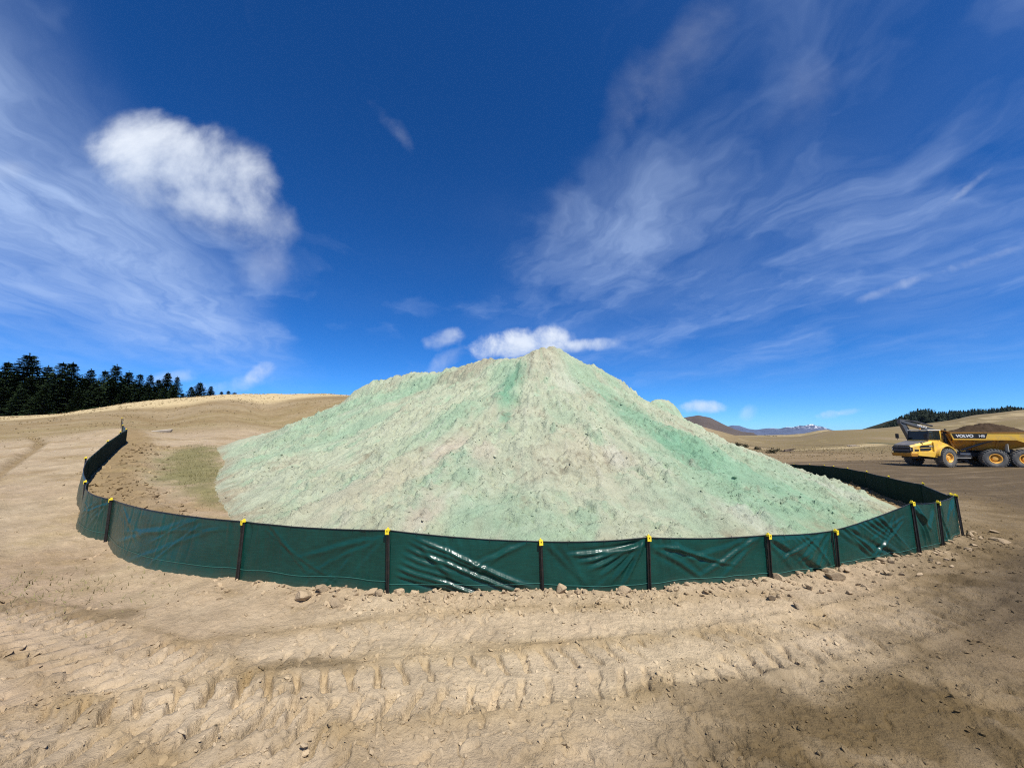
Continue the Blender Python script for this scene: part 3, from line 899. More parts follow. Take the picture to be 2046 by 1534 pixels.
def mound_h(x, y):
    """height of the pile above the ground (0 at its foot)"""
    shp = x.shape
    x = x.ravel(); y = y.ravel()
    warp = 0.25 * fbm(x / 1.7, y / 1.7, 3, 0.5, 203)
    sd = poly_sd(x, y, MOUND_TOE)
    dt = np.maximum(sd + 0.35 * fbm(x / 1.4, y / 1.4, 3, 0.5, 201) * sstep(sd, 0, 1.0), 0)
    H = RFULL[:, 2] - g_base(RFULL[:, 0], RFULL[:, 1])
    h = np.zeros(x.shape)
    dmin = np.full(x.shape, 1e9); hn = np.zeros(x.shape); wsum = np.zeros(x.shape)
    for i in range(len(RFULL)):
        d = np.hypot(x - RFULL[i, 0], y - RFULL[i, 1])
        w = 1.0 / (d * d + 0.05) ** 2
        hn += w * H[i]; wsum += w
        dmin = np.minimum(dmin, d)
    hn /= wsum
    dr = np.maximum(dmin - 0.12, 0)
    t = dt / (dt + dr + 1e-6)
    # straight repose slope with a short concave foot
    s = 0.75 * t + 0.19 * t ** 2.2 + 0.06 * sstep(t + 0.05 * fbm(x / 0.8, y / 0.8, 3, 0.5, 205), 0.84, 0.91)
    h = hn * s
    # rills and slumps running downslope
    ang = np.arctan2(y - 17.0, x - 1.0)
    flank = np.sin(np.pi * np.clip(t, 0, 1)) ** 0.8
    rill = fbm(ang * 6.0 + 1.6 * warp, dr * 0.30, 4, 0.55, 211)
    rill2 = fbm(ang * 26.0 + 3.0 * warp, dr * 0.7, 3, 0.6, 213)
    h += flank * (0.32 * rill + 0.06 * rill2)
    # rough crest
    edge = np.exp(-(dmin / 0.7) ** 2)
    h += edge * (0.13 * fbm(x / 0.5, y / 0.5, 4, 0.6, 217) + 0.17 * fbm(x / 1.3, y / 1.3, 2, 0.5, 219) + 0.02)
    inside = sstep(sd, 0.0, 0.8)
    h += inside * 0.07 * fbm(x / 0.9, y / 0.9, 4, 0.55, 221)
    cl = sstep(fbm(x / 1.9, y / 1.9, 3, 0.5, 223), -0.25, 0.3) * sstep(t, 0.98, 0.75)
    h += inside * cl * (0.085 * np.maximum(fbm(x / 0.22, y / 0.22, 4, 0.6, 227), -0.12) + 0.06 * np.maximum(fbm(x / 0.55, y / 0.55, 3, 0.6, 229), -0.1))
    rough = sstep(fbm(x / 1.3, y / 1.3, 3, 0.5, 233), -0.35, 0.2) * sstep(t, 1.0, 0.9) + 0.25
    nb = fbm(x / 0.42, y / 0.30, 4, 0.62, 235)
    h += inside * rough * 0.055 * sstep(nb, 0.05, 0.12)
    nb = fbm(x / 0.20, y / 0.16, 3, 0.6, 237)
    h += inside * rough * 0.040 * sstep(nb, 0.08, 0.18)
    h += inside * rough * 0.022 * fbm(x / 0.10, y / 0.10, 2, 0.6, 231)
    h += inside * flank * 0.045 * fbm(ang * 70.0 + 2.0 * warp, dr * 1.3, 3, 0.6, 239)
    h = np.where(sd > 0, np.maximum(h, 0) * sstep(sd, 0, 0.15) + 0.02, sd * 0.3)
    return h.reshape(shp), t.reshape(shp), dmin.reshape(shp)


def mound_z(x, y):
    h, t, d = mound_h(x, y)
    return g_base(x, y) + h


def on_mound(px, py):
    """where the line of sight of a pixel first meets the pile (plan position)"""
    g = gnomonic(px, py)
    Y = np.arange(5.2, 30, 0.08)
    x = g[0] * Y; z = CAM_H + g[1] * Y
    mz = mound_z(x, Y)
    k = np.argmax(mz > z)
    return np.array([x[k], Y[k]])


M_PALE = np.array((0.400, 0.430, 0.305)); M_BUFF = np.array((0.435, 0.405, 0.290)); M_GREEN = np.array((0.230, 0.385, 0.250)); M_DEEP = np.array((0.120, 0.300, 0.190))
M_PINK = np.array((0.47, 0.385, 0.31)); M_BROWN = np.array((0.29, 0.25, 0.175)); M_WHITE = np.array((0.50, 0.49, 0.405))
BLOBS = [  # pixel, pixel radii, colour, weight : where the sprayed green lies thick or thin
    ((1022, 762), 0.62, M_DEEP, 0.85), ((1012, 800), 0.45, M_DEEP, 0.8), ((1008, 835), 0.25, M_DEEP, 0.7), ((1002, 745), 0.45, M_GREEN, 0.8),
    ((820, 785), 0.8, M_GREEN, 0.6), ((760, 800), 0.9, M_GREEN, 0.5), ((690, 815), 1.0, M_GREEN, 0.6), ((880, 850), 0.8, M_GREEN, 0.55), ((930, 815), 0.7, M_GREEN, 0.5),
    ((1200, 775), 0.8, M_GREEN, 0.7), ((1240, 810), 0.8, M_DEEP, 0.55), ((1290, 840), 0.9, M_DEEP, 0.6), ((1340, 870), 0.9, M_GREEN, 0.8), ((1330, 815), 0.8, M_GREEN, 0.7),
    ((1400, 915), 0.7, M_DEEP, 0.7), ((1370, 895), 0.5, M_DEEP, 0.7), ((1460, 920), 1.0, M_GREEN, 0.7), ((1540, 955), 1.1, M_GREEN, 0.6), ((1600, 1000), 1.0, M_GREEN, 0.55),
    ((1660, 1010), 0.9, M_GREEN, 0.6), ((1480, 1010), 0.7, M_GREEN, 0.4), ((1720, 1020), 0.8, M_GREEN, 0.5),
    ((930, 1040), 0.45, M_GREEN, 0.7), ((1020, 1030), 0.5, M_GREEN, 0.65), ((1080, 1060), 0.4, M_GREEN, 0.6), ((930, 950), 0.35, M_GREEN, 0.6), ((1120, 830), 0.5, M_GREEN, 0.45),
    ((1380, 1040), 0.5, M_GREEN, 0.5), ((640, 880), 1.1, M_GREEN, 0.45), ((520, 920), 1.1, M_GREEN, 0.35), ((520, 890), 1.5, M_GREEN, 0.35),
    ((1620, 960), 1.3, M_GREEN, 0.6), ((1500, 980), 1.2, M_GREEN, 0.5), ((1420, 960), 0.9, M_GREEN, 0.4), ((1560, 1030), 0.7, M_GREEN, 0.5), ((1210, 750), 0.8, M_GREEN, 0.7), ((1130, 735), 0.5, M_GREEN, 0.4),
    ((730, 850), 0.9, M_GREEN, 0.5), ((850, 770), 0.7, M_GREEN, 0.45), ((620, 860), 1.0, M_GREEN, 0.5),
    ((890, 905), 0.5, M_PINK, 0.6), ((850, 1020), 0.35, M_PINK, 0.6), ((965, 910), 0.4, M_PINK, 0.5), ((790, 960), 0.8, M_BUFF, 0.6), ((700, 990), 0.8, M_BUFF, 0.6),
    ((1180, 930), 0.8, M_BUFF, 0.6), ((1250, 920), 0.5, M_PINK, 0.35), ((1150, 880), 0.6, M_BUFF, 0.5), ((950, 735), 0.6, M_BROWN, 0.7), ((905, 745), 0.5, M_BROWN, 0.6),
    ((1490, 1040), 0.35, M_WHITE, 0.6), ((1230, 905), 0.35, M_WHITE, 0.5), ((1130, 760), 0.6, M_WHITE, 0.4), ((1100, 705), 0.5, M_BUFF, 0.6), ((1690, 990), 0.7, M_WHITE, 0.5),
]
BLOBW = [(on_mound(*b[0]), b[1] * (1.2 if b[2] is M_GREEN else 1.0), b[2], b[3]) for b in BLOBS]


def m_col(x, y, t, dmin):
    n1 = fbm(x / 1.5, y / 1.5, 5, 0.55, 301); n2 = fbm(x / 0.35, y / 0.35, 4, 0.6, 303)
    ang = np.arctan2(y - 17.0, x - 1.0)
    st = fbm(ang * 11.0 + 1.1 * n1, dmin * 0.42, 5, 0.6, 305)
    c = np.zeros(x.shape + (3,)) + M_PALE
    def mixin(col, w):
        nonlocal c
        c = c + (col - c) * np.clip(w, 0, 1)[..., None]
    mixin(M_BUFF, sstep(n1 + 0.5 * st - 0.05, -0.1, 0.5) * 0.5)
    mixin(M_GREEN, sstep(st + 0.5 * n2 - 0.3 * n1, 0.0, 0.55) * 0.5)
    for p, rad, col, w in BLOBW:
        dx = x - p[0]; dy = y - p[1]
        # patches are drawn out down the slope (roughly along the radius from the crest)
        L = math.hypot(p[0] - 1.0, p[1] - 16.5) + 1e-6
        ux, uy = (p[0] - 1.0) / L, (p[1] - 16.5) / L
        a = dx * ux + dy * uy; b = -dx * uy + dy * ux
        e = np.sqrt((a / (rad * 1.9)) ** 2 + (b / (rad * 0.95)) ** 2) + 0.55 * st + 0.30 * n2
        mixin(col, sstep(e, 1.2, 0.25) * w * (0.72 if col is M_GREEN else 0.9))
    # relief shading put into the colour: runnels darkened, slumps lightened
    rl = fbm(ang * 26.0 + 0.75 * fbm(x / 1.7, y / 1.7, 3, 0.5, 203), dmin * 0.7, 3, 0.6, 213)
    mixin(M_BROWN * 0.95, sstep(-rl, 0.15, 0.55) * sstep(n1, -0.3, 0.4) * 0.55)
    mixin(M_WHITE, sstep(rl, 0.2, 0.6) * 0.30)
    vein = np.abs(fbm(ang * 7.0 + 0.9 * n1, dmin * 0.55, 4, 0.55, 307))
    mixin(M_BROWN * 0.6, sstep(vein, 0.035, 0.008) * sstep(n1 + 0.3 * n2, 0.0, 0.4) * 0.6)
    crest = np.exp(-(dmin / 0.45) ** 2)
    mixin(M_BROWN, crest * sstep(n2 + n1, -0.2, 0.5) * 0.6)
    # bare soil shows at the foot of the pile
    mixin(GREYTAN, sstep(t, 0.10, 0.0) * sstep(n1 + n2, -0.3, 0.5) * 0.8)
    sp = sstep(n2 + 0.4 * n1, 0.25, 0.6)
    mixin(M_BUFF * 0.8, sp * 0.35)
    return c


def build_mound():
    root = empty('soil_stockpile', (1.0, 16.0, 0.0))
    tag(root, 'large pale green sprayed soil stockpile rising behind the fence', 'stockpile')
    xs = np.concatenate([np.linspace(-14.2, -9, 60)[:-1], np.linspace(-9, 13, 600)[:-1], np.linspace(13, 18.2, 60)])
    ys = np.concatenate([np.linspace(5.0, 9.5, 170)[:-1], np.linspace(9.5, 16.5, 210)[:-1], np.linspace(16.5, 36, 110)])
    Y, X = np.meshgrid(ys, xs, indexing='ij')
    h, t, d = mound_h(X, Y)
    Z = g_base(X, Y) + h
    keep = poly_sd(X, Y, MOUND_TOE) > -0.25
    C = m_col(X, Y, t, d)
    F = grid_faces(len(ys), len(xs))
    kf = keep.ravel()[F].any(1)
    F = F[kf]
    used = np.zeros(X.size, bool); used[F.ravel()] = True
    idx = np.cumsum(used) - 1
    V = np.stack([X - 1.0, Y - 16.0, Z], -1).reshape(-1, 3)[used]
    me = mesh_np('mound', V, idx[F], True, C.reshape(-1, 3)[used])
    link('mound', me, M['mound'], root)
    return root


MOUND = build_mound()

# ------------------------------------------------------------------ clods
def ico():
    p = (1 + 5 ** 0.5) / 2
    V = np.array([(-1, p, 0), (1, p, 0), (-1, -p, 0), (1, -p, 0), (0, -1, p), (0, 1, p), (0, -1, -p), (0, 1, -p), (p, 0, -1), (p, 0, 1), (-p, 0, -1), (-p, 0, 1)], float)
    V /= np.linalg.norm(V[0])
    F = np.array([(0, 11, 5), (0, 5, 1), (0, 1, 7), (0, 7, 10), (0, 10, 11), (1, 5, 9), (5, 11, 4), (11, 10, 2), (10, 7, 6), (7, 1, 8), (3, 9, 4), (3, 4, 2), (3, 2, 6), (3, 6, 8), (3, 8, 9),
                  (4, 9, 5), (2, 4, 11), (6, 2, 10), (8, 6, 7), (9, 8, 1)])
    return V, F


def subdiv(V, F):
    V = [tuple(v) for v in V]; cache = {}; out = []
    def mid(a, b):
        k = (min(a, b), max(a, b))
        if k not in cache:
            m = (np.array(V[a]) + np.array(V[b])) / 2
            V.append(tuple(m / np.linalg.norm(m))); cache[k] = len(V) - 1
        return cache[k]
    for a, b, c in F:
        ab, bc, ca = mid(a, b), mid(b, c), mid(c, a)
        out += [(a, ab, ca), (ab, b, bc), (ca, bc, c), (ab, bc, ca)]
    return np.array(V), np.array(out)


ICO0 = ico(); ICO1 = subdiv(*ICO0); ICO2 = subdiv(*ICO1)


def crumb_field(name, pts, sizes, cols, parent=None, seed=1, origin=(0, 0, 0), flat=0.65):
    rng = np.random.default_rng(seed)
    V0, F0 = ICO0
    n = len(pts)
    jit = 1 + rng.uniform(-0.35, 0.35, (n, len(V0), 1))
    V = V0[None] * jit
    a = rng.uniform(0, 2 * math.pi, n); tilt = rng.uniform(-0.6, 0.6, (n, 2))
    sc = rng.uniform(0.6, 1.35, (n, 3)) * sizes[:, None]
    sc[:, 2] *= flat
    V = V * sc[:, None, :]
    ca, sa = np.cos(a)[:, None], np.sin(a)[:, None]
    X = V[..., 0] * ca - V[..., 1] * sa; Y = V[..., 0] * sa + V[..., 1] * ca
    Z = V[..., 2] + tilt[:, :1] * X + tilt[:, 1:] * Y
    V = np.stack([X, Y, Z], -1) + (pts - np.array(origin))[:, None, :]
    F = (F0[None] + (np.arange(n) * len(V0))[:, None, None]).reshape(-1, 3)
    C = np.repeat(cols[:, None, :], len(V0), 1).reshape(-1, 3)
    me = mesh_np(name, V.reshape(-1, 3), F, False, C)
    return link(name, me, M['clod'], parent)


def mound_crumbs():
    rng = np.random.default_rng(5)
    n = 30000
    x = rng.uniform(-12, 14.5, n); y = 5.3 + 13.0 * rng.random(n) ** 1.25
    h, t, d = mound_h(x, y)
    dens = 0.12 + 0.9 * sstep(fbm(x / 1.6, y / 1.6, 4, 0.55, 401), -0.1, 0.45) * sstep(t, 1.0, 0.6) + 0.5 * np.exp(-(d / 0.6) ** 2)
    dens *= sstep(poly_sd(x, y, MOUND_TOE), -0.2, 0.2)
    k = rng.random(n) < dens
    x, y, h, t, d = x[k], y[k], h[k], t[k], d[k]
    s = 0.008 + 0.022 * rng.random(len(x)) ** 4 + 0.009 * rng.random(len(x))
    z = g_base(x, y) + h - s * 0.15
    c = m_col(x, y, t, d) * rng.uniform(0.85, 1.02, (len(x), 1))
    o = crumb_field('clods', np.stack([x, y, z], -1), s, c, MOUND, 6, (1.0, 16.0, 0.0))
    tag(o, kind='stuff')


mound_crumbs()


def ground_crumbs():
    rng = np.random.default_rng(9)
    n = 80000
    r = 1.9 + 22 * rng.random(n) ** 1.7
    th = np.radians(rng.uniform(-58, 58, n))
    x = r * np.sin(th); y = r * np.cos(th)
    d, side, s = poly_coords(x, y, FENCE_XY)
    dens = 0.05 + 0.35 * sstep(fbm(x / 0.8, y / 0.8, 4, 0.55, 411), 0.05, 0.5)
    dens += np.where(side < 0, 0.9 * np.exp(-(d / 0.38) ** 2) * sstep(x, -4.5, -1.5), 0.95 * np.exp(-((d - 0.8) / 0.45) ** 2))
    dens += 0.75 * np.exp(-(((x - 8.3) / 1.9) ** 2 + ((y - 5.4) / 1.6) ** 2))
    for pts, hw, dep, pitch in TRACKS:
        dd, _, _ = poly_coords(x, y, pts, 1.0)
        dens += 0.35 * np.exp(-((dd - hw - 0.05) / 0.10) ** 2)
    dens *= sstep(poly_sd(x, y, MOUND_TOE), 0.1, -0.1)
    k = rng.random(n) < dens * 0.55
    x, y, d, side = x[k], y[k], d[k], side[k]
    ng = len(x)
    r2 = 1.9 + 2.8 * rng.random(16000) ** 0.9; t2 = np.radians(rng.uniform(-56, 56, 16000))
    x2, y2 = r2 * np.sin(t2), r2 * np.cos(t2)
    k2 = rng.random(16000) < 0.05 + 0.4 * sstep(fbm(x2 / 0.5, y2 / 0.5, 4, 0.55, 413), 0.0, 0.4)
    d2, s2, _ = poly_coords(x2, y2, FENCE_XY)
    k2 &= (s2 < 0)
    x = np.concatenate([x, x2[k2]]); y = np.concatenate([y, y2[k2]]); d = np.concatenate([d, d2[k2]]); side = np.concatenate([side, s2[k2]])
    s = 0.005 + 0.016 * rng.random(len(x)) ** 3 + np.where((d < 0.5), 0.018 * rng.random(len(x)) ** 2, 0)
    s *= 0.8 + 0.06 * np.hypot(x, y)
    s[ng:] *= 0.75
    s = np.where((side > 0) & (d < 1.6), s * 1.5 + 0.02 * rng.random(len(x)) ** 2, s)
    z = g_full(x, y) + s * 0.12
    c = g_col(x, y) * rng.uniform(0.84, 1.04, (len(x), 1))
    o = crumb_field('soil_crumbs', np.stack([x, y, z], -1), s, c, None, 10)
    tag(o, 'loose tan soil crumbs strewn over the bare ground', 'soil crumbs', kind='stuff')


ground_crumbs()


def clod_mesh(name, seed, size):
    rng = np.random.default_rng(seed)
    V, F = ICO2
    v = V.copy()
    for _ in range(14):            # cleave flat faces
        nrm = rng.normal(size=3); nrm /= np.linalg.norm(nrm)
        off = rng.uniform(0.38, 0.75)
        dd = v @ nrm - off
        v = v - np.maximum(dd, 0)[:, None] * nrm * 0.9
    v = v * (1 + 0.10 * fbm(V[:, 0] * 2.5 + seed, V[:, 1] * 2.5 + V[:, 2] * 1.7, 3, 0.5, seed)[:, None])
    v = v * np.array([rng.uniform(0.8, 1.25), rng.uniform(0.8, 1.1), rng.uniform(0.6, 0.85)]) * size
    v[:, 2] -= v[:, 2].min() * 0.72
    col = np.zeros((len(v), 3)) + TAN * rng.uniform(0.80, 0.95)
    me = mesh_np(name, v, F, False, col)
    me.materials.append(M['clod'])
    return me


BIG_CLODS = [  # pixel of its foot, size in m, label
    ((601, 1197), 0.115, 'rounded tan soil clod, widest of those left of the wrinkled fence panel'),
    ((646, 1187), 0.085, 'tan soil clod touching the fence between two rounded clods'),
    ((672, 1210), 0.095, 'dark-sided tan clod lying nearest the camera before the left front panels'),
    ((742, 1190), 0.085, 'tan soil clod just left of the black post beside the wrinkled panel'),
    ((798, 1187), 0.090, 'blocky pale clod just right of the black post beside the wrinkled panel'),
    ((757, 1195), 0.055, 'small clod leaning at the foot of the post left of the wrinkled panel'),
    ((624, 1184), 0.050, 'small clod at the fence foot between the rounded clods'),
    ((1122, 1187), 0.080, 'humped tan clod just right of the central fence post'),
    ((1155, 1189), 0.055, 'low tan clod second right of the central fence post'),
    ((1252, 1187), 0.080, 'pale humped clod left of the post next right of centre'),
    ((1557, 1163), 0.105, 'big pale clod against the foot of the right front fence'),
    ((1668, 1160), 0.110, 'angular tan clod with shaded left face below the doubled posts'),
    ((1690, 1146), 0.070, 'small clod beside the angular clod below the doubled posts'),
    ((1508, 1170), 0.045, 'small tan clod left of the big pale clod at the right front fence'),
    ((2000, 1085), 0.120, 'dark hollowed clod out in the dirt beyond the right fence corner'),
    ((1985, 1060), 0.080, 'clod lying near the right edge beyond the fence corner'),
    ((1940, 1075), 0.085, 'clod close outside the right fence corner'),
]
SMALL = []
rng = random.Random(3)
for px in range(560, 1500, 17):
    base = np.interp(px, [480, 776, 1084, 1297, 1537, 1671], [1159, 1188, 1184, 1184, 1160, 1138])
    SMALL.append((px + rng.uniform(-7, 7), base + rng.uniform(1, 14), rng.uniform(0.018, 0.042)))
for i in range(46):
    px = rng.uniform(1540, 1990)
    base = np.interp(px, [1537, 1671, 1834, 1880, 1919, 1990], [1160, 1138, 1112, 1098, 1075, 1040])
    SMALL.append((px, base + abs(rng.gauss(14, 20)) + 3, rng.uniform(0.025, 0.06)))
CL = [clod_mesh('clod', 500 + i, 1.0) for i in range(9)]


def place_clod(px, py, size, label, group=None, i=0):
    p = PG(px, py)
    z = float(g_full(np.array([p[0]]), np.array([p[1]]))[0])
    o = link('soil_clod', CL[i % len(CL)], None, None, (p[0], p[1], z - size * 0.06))
    r = random.Random(i * 7 + 1)
    o.scale = (size * r.uniform(0.85, 1.2), size * r.uniform(0.85, 1.15), size * r.uniform(0.85, 1.2))
    o.rotation_euler = (r.uniform(-0.25, 0.25), r.uniform(-0.25, 0.25), r.uniform(0, 6.28))
    tag(o, label, 'clod', group)


for i, (p, s, lab) in enumerate(BIG_CLODS):
    place_clod(p[0], p[1], s, lab, 'larger soil clods along the fence foot', i)
for i, (px, py, s) in enumerate(SMALL):
    place_clod(px, py, s, 'fist-sized tan soil clod scattered along the foot of the fence', 'small clods along the fence foot', i + 40)

# ------------------------------------------------------------------ the silt fence
def tube_np(pts, rad, n=6):
    pts = np.asarray(pts, float)
    T = np.gradient(pts, axis=0); T /= np.linalg.norm(T, axis=1)[:, None]
    up = np.array([0, 0, 1.0])
    A = np.cross(T, up); L = np.linalg.norm(A, axis=1)[:, None]
    A = np.where(L > 1e-3, A / np.maximum(L, 1e-6), np.array([1.0, 0, 0])); B = np.cross(A, T)
    ang = np.arange(n) / n * 2 * math.pi
    rad = np.broadcast_to(np.asarray(rad, float), (len(pts),))
    V = pts[:, None] + rad[:, None, None] * (np.cos(ang)[None, :, None] * A[:, None] + np.sin(ang)[None, :, None] * B[:, None])
    F = grid_faces(len(pts), n, wrap=True)
    return V.reshape(-1, 3), F


def extrude_section(sec, z0, z1):
    sec = np.asarray(sec, float); n = len(sec)
    V = np.vstack([np.c_[sec, np.full(n, z0)], np.c_[sec, np.full(n, z1)]])
    F = [[i, (i + 1) % n, n + (i + 1) % n, n + i] for i in range(n)]
    return V, F, [list(range(n - 1, -1, -1)), list(range(n, 2 * n))]


def py_mesh(name, V, F, smooth=False):
    me = bpy.data.meshes.new(name)
    me.from_pydata([tuple(v) for v in V], [], [tuple(int(i) for i in f) for f in F])
    if smooth:
        me.polygons.foreach_set('use_smooth', [True] * len(me.polygons))
    me.update()
    return me


def star_picket(h):
    """Y-section steel picket, with the stem turned to the front"""
    sec = []
    w, tk = 0.020, 0.0045
    for k in range(3):
        a = math.radians(-90 + 120 * k)
        d = np.array([math.cos(a), math.sin(a)]); nrm = np.array([-d[1], d[0]])
        sec += [tuple(d * w - nrm * tk), tuple(d * w + nrm * tk)]
        a2 = a + math.radians(60)
        sec.append((math.cos(a2) * tk * 1.8, math.sin(a2) * tk * 1.8))
    V, F, caps = extrude_section(sec, -0.25, h)
    return py_mesh('post', V, F + caps)


def cap_mesh():
    """plastic safety cap: a hood over the picket end with a pierced front tab"""
    V = []; F = []
    def box(x0, x1, y0, y1, z0, z1):
        b = len(V)
        for z in (z0, z1):
            for (x, y) in ((x0, y0), (x1, y0), (x1, y1), (x0, y1)):
                V.append((x, y, z))
        for f in ((3, 2, 1, 0), (4, 5, 6, 7), (0, 1, 5, 4), (1, 2, 6, 5), (2, 3, 7, 6), (3, 0, 4, 7)):
            F.append([b + i for i in f])
    # four bars round a square hole, then the hood behind
    box(-0.028, 0.028, -0.034, -0.026, 0.026, 0.042)
    box(-0.028, 0.028, -0.034, -0.026, -0.030, 0.002)
    box(-0.028, -0.010, -0.034, -0.026, 0.002, 0.026)
    box(0.010, 0.028, -0.034, -0.026, 0.002, 0.026)
    box(-0.026, 0.026, -0.0255, 0.024, 0.012, 0.040)
    box(-0.008, 0.008, -0.010, 0.020, 0.041, 0.060)
    return py_mesh('cap', V, F)


CAP = cap_mesh(); CAP.materials.append(M['cap'])
CAPHOLE = py_mesh('cap_hole', [(-0.0095, -0.0262, 0.0025), (0.0095, -0.0262, 0.0025), (0.0095, -0.0262, 0.0255), (-0.0095, -0.0262, 0.0255)], [(0, 1, 2, 3)])


def build_fence():
    root = empty('silt_fence', (0, 4.6, 0))
    tag(root, 'low dark green silt fence on yellow-capped posts ringing the soil pile', 'fence')
    o0 = np.array([0, 4.6, 0.0])
    n = len(posts)
    cen = np.array([1.0, 14.0])
    first_front = len(LEFT); last_front = len(LEFT) + len(FRONT) - 1
    rng = np.random.default_rng(77)
    for i in range(n):
        x, y, z, h = posts[i]
        a = FENCE_XY[max(i - 1, 0)]; b = FENCE_XY[min(i + 1, n - 1)]
        t = (b - a) / np.linalg.norm(b - a)
        nrm = np.array([t[1], -t[0]])          # outwards
        zg = float(g_base(np.array([x]), np.array([y]))[0])
        me = star_picket(h - 0.02 + (z - zg))
        p = link('post', me, M['post'], root, tuple(np.array([x + nrm[0] * 0.03, y + nrm[1] * 0.03, zg]) - o0))
        p.rotation_euler = (rng.uniform(-0.03, 0.03), rng.uniform(-0.035, 0.035), math.atan2(nrm[1], nrm[0]) + math.pi / 2)
        c = link('cap', CAP, None, p, (0, 0, h - 0.045 + (z - zg)))
        c.rotation_euler = (0, 0, rng.uniform(-0.25, 0.25)); c.scale = (0.78, 0.80, 0.80)
    # one cloth panel for each bay
    for i in range(n - 1):
        A, B = posts[i], posts[i + 1]
        ax = np.array([A[0], A[1]]); bx = np.array([B[0], B[1]])
        L = np.linalg.norm(bx - ax); t = (bx - ax) / L; nrm = np.array([t[1], -t[0]])
        frontbay = first_front - 1 <= i <= last_front
        nu, nv = (min(210, max(60, int(L * 95))), 56) if frontbay else (26, 9)
        u = np.linspace(0, 1, nu); v = np.linspace(0, 1, nv)
        U, Vv = np.meshgrid(u, v)
        gx = ax[0] + (bx[0] - ax[0]) * u; gy = ax[1] + (bx[1] - ax[1]) * u
        # bulge of the line between posts in plan
        bul = {first_front: 0.18, first_front - 1: 0.22, first_front - 2: 0.12, first_front + 1: 0.05}.get(i, 0.015)
        zb = g_full(gx, gy, True) - 0.05
        zb = np.convolve(np.pad(zb, 12, mode='edge'), np.ones(25) / 25, 'valid') if frontbay else zb
        topA = A[2] + A[3] - 0.035; topB = B[2] + B[3] - 0.035
        if not frontbay:
            topA -= 0.02; topB -= 0.02
        zt = topA + (topB - topA) * u - (0.012 + 0.010 * rng.random()) * 4 * u * (1 - u) + 0.004 * fbm(u * L * 3.0, u * 0 + i, 3, 0.5, 600 + i)
        Z = zb[None] + (zt - zb)[None] * Vv
        S = U * L; Hh = Vv * (zt - zb)[None]
        # how far the cloth stands off the straight line
        D = 0.016 * np.sin(np.pi * U) * np.sin(np.pi * Vv) * rng.uniform(-0.5, 1.0)
        edge = np.clip(np.minimum(U, 1 - U) * L / 0.10, 0, 1)
        folds = []
        H0 = float((zt - zb).mean())
        nf = (3 if i in (first_front + 2, first_front + 3) else 9) if frontbay else 4
        for k in range(nf):
            lft = rng.random() < (0.2 if i <= first_front + 1 else 0.55)
            x0 = rng.uniform(0.0, 0.25) * L if lft else L * (1 - rng.uniform(0.0, 0.25))
            y0 = H0 * rng.uniform(0.85, 1.02)
            x1 = x0 + (1 if lft else -1) * rng.uniform(0.15, 0.75) * L
            folds.append((x0, y0, x1, H0 * rng.uniform(-0.1, 0.55), rng.uniform(0.006, 0.014) * (0.5 if i <= first_front + 1 else 1.0), rng.uniform(0.018, 0.034)))
        if i == first_front + 2:      # the bay with strong creases running down to the right
            for k in range(12):
                f = k / 11.0
                folds.append((L * (0.04 + 0.10 * f + 0.02 * (k % 2)), H0 * (0.40 + 0.60 * f), L * (0.60 + 0.36 * f), H0 * (-0.06 + 0.16 * f), 0.020 + 0.006 * (k % 3), 0.019 + 0.006 * (k % 2)))
        if i == first_front + 3:
            for k in range(6):
                f = k / 5.0
                folds.append((L * (0.99 - 0.10 * f), H0 * (1.0 - 0.12 * f), L * (0.72 - 0.5 * f), H0 * (0.12 + 0.62 * f), 0.022, 0.024))
        if i in (first_front + 5, first_front + 6):
            for k in range(7):
                f = k / 6.0
                folds.append((L * (0.05 + 0.5 * f), H0 * 1.0, L * (0.85 + 0.1 * f), H0 * (0.0 + 0.1 * f), 0.024, 0.028))
        for (x0, y0, x1, y1, amp, sg) in folds:
            dx, dy = x1 - x0, y1 - y0; LL = math.hypot(dx, dy) + 1e-6
            tt = ((S - x0) * dx + (Hh - y0) * dy) / (LL * LL)
            pd = ((S - x0) * dy - (Hh - y0) * dx) / LL
            pd = pd + 0.007 * np.sin(tt * 3.1 + x0 * 9 + y1 * 5) + 0.004 * fbm(S / 0.3, Hh / 0.3, 2, 0.5, 630 + i)
            env = sstep(tt, -0.05, 0.12) * sstep(tt, 1.05, 0.75)
            D = D + amp * (0.95 + 0.22 * np.sin(tt * 5.0 + amp * 900 + x0 * 4)) * env * (np.exp(-(pd / sg) ** 2) - 0.55 * np.exp(-((pd - 1.7 * sg) / sg) ** 2))
        if frontbay:      # gathers hanging from the hem wire, spreading downwards
            D = D + 0.019 * fbm(S / 0.09 + 0.9 * (1 - Vv) * np.sin(S * 3 + i), Vv * 0.9, 3, 0.5, 655 + i) * (0.25 + 0.75 * Vv) * sstep(fbm(S / 0.5, S * 0, 2, 0.5, 657 + i), -0.3, 0.3)
        D = D + 0.007 * fbm(S / 0.45, Hh / 0.30, 3, 0.45, 620 + i) + (0.0015 * fbm(S / 0.09, Hh / 0.06, 3, 0.5, 640 + i) if frontbay else 0)
        if not frontbay:
            D = D + 0.03 * fbm(S / 0.28, Hh / 2.0, 3, 0.55, 650 + i)
        D = D * (0.25 + 0.75 * edge) * (0.25 + 0.75 * np.clip((1 - Vv) / 0.10, 0, 1))
        D = D + bul * 4 * U * (1 - U) * (1 - 0.35 * Vv)
        if i == first_front:
            D = D + 0.10 * (1 - Vv) ** 2 * np.sin(np.pi * U)
        X = gx[None] + nrm[0] * D; Y = gy[None] + nrm[1] * D
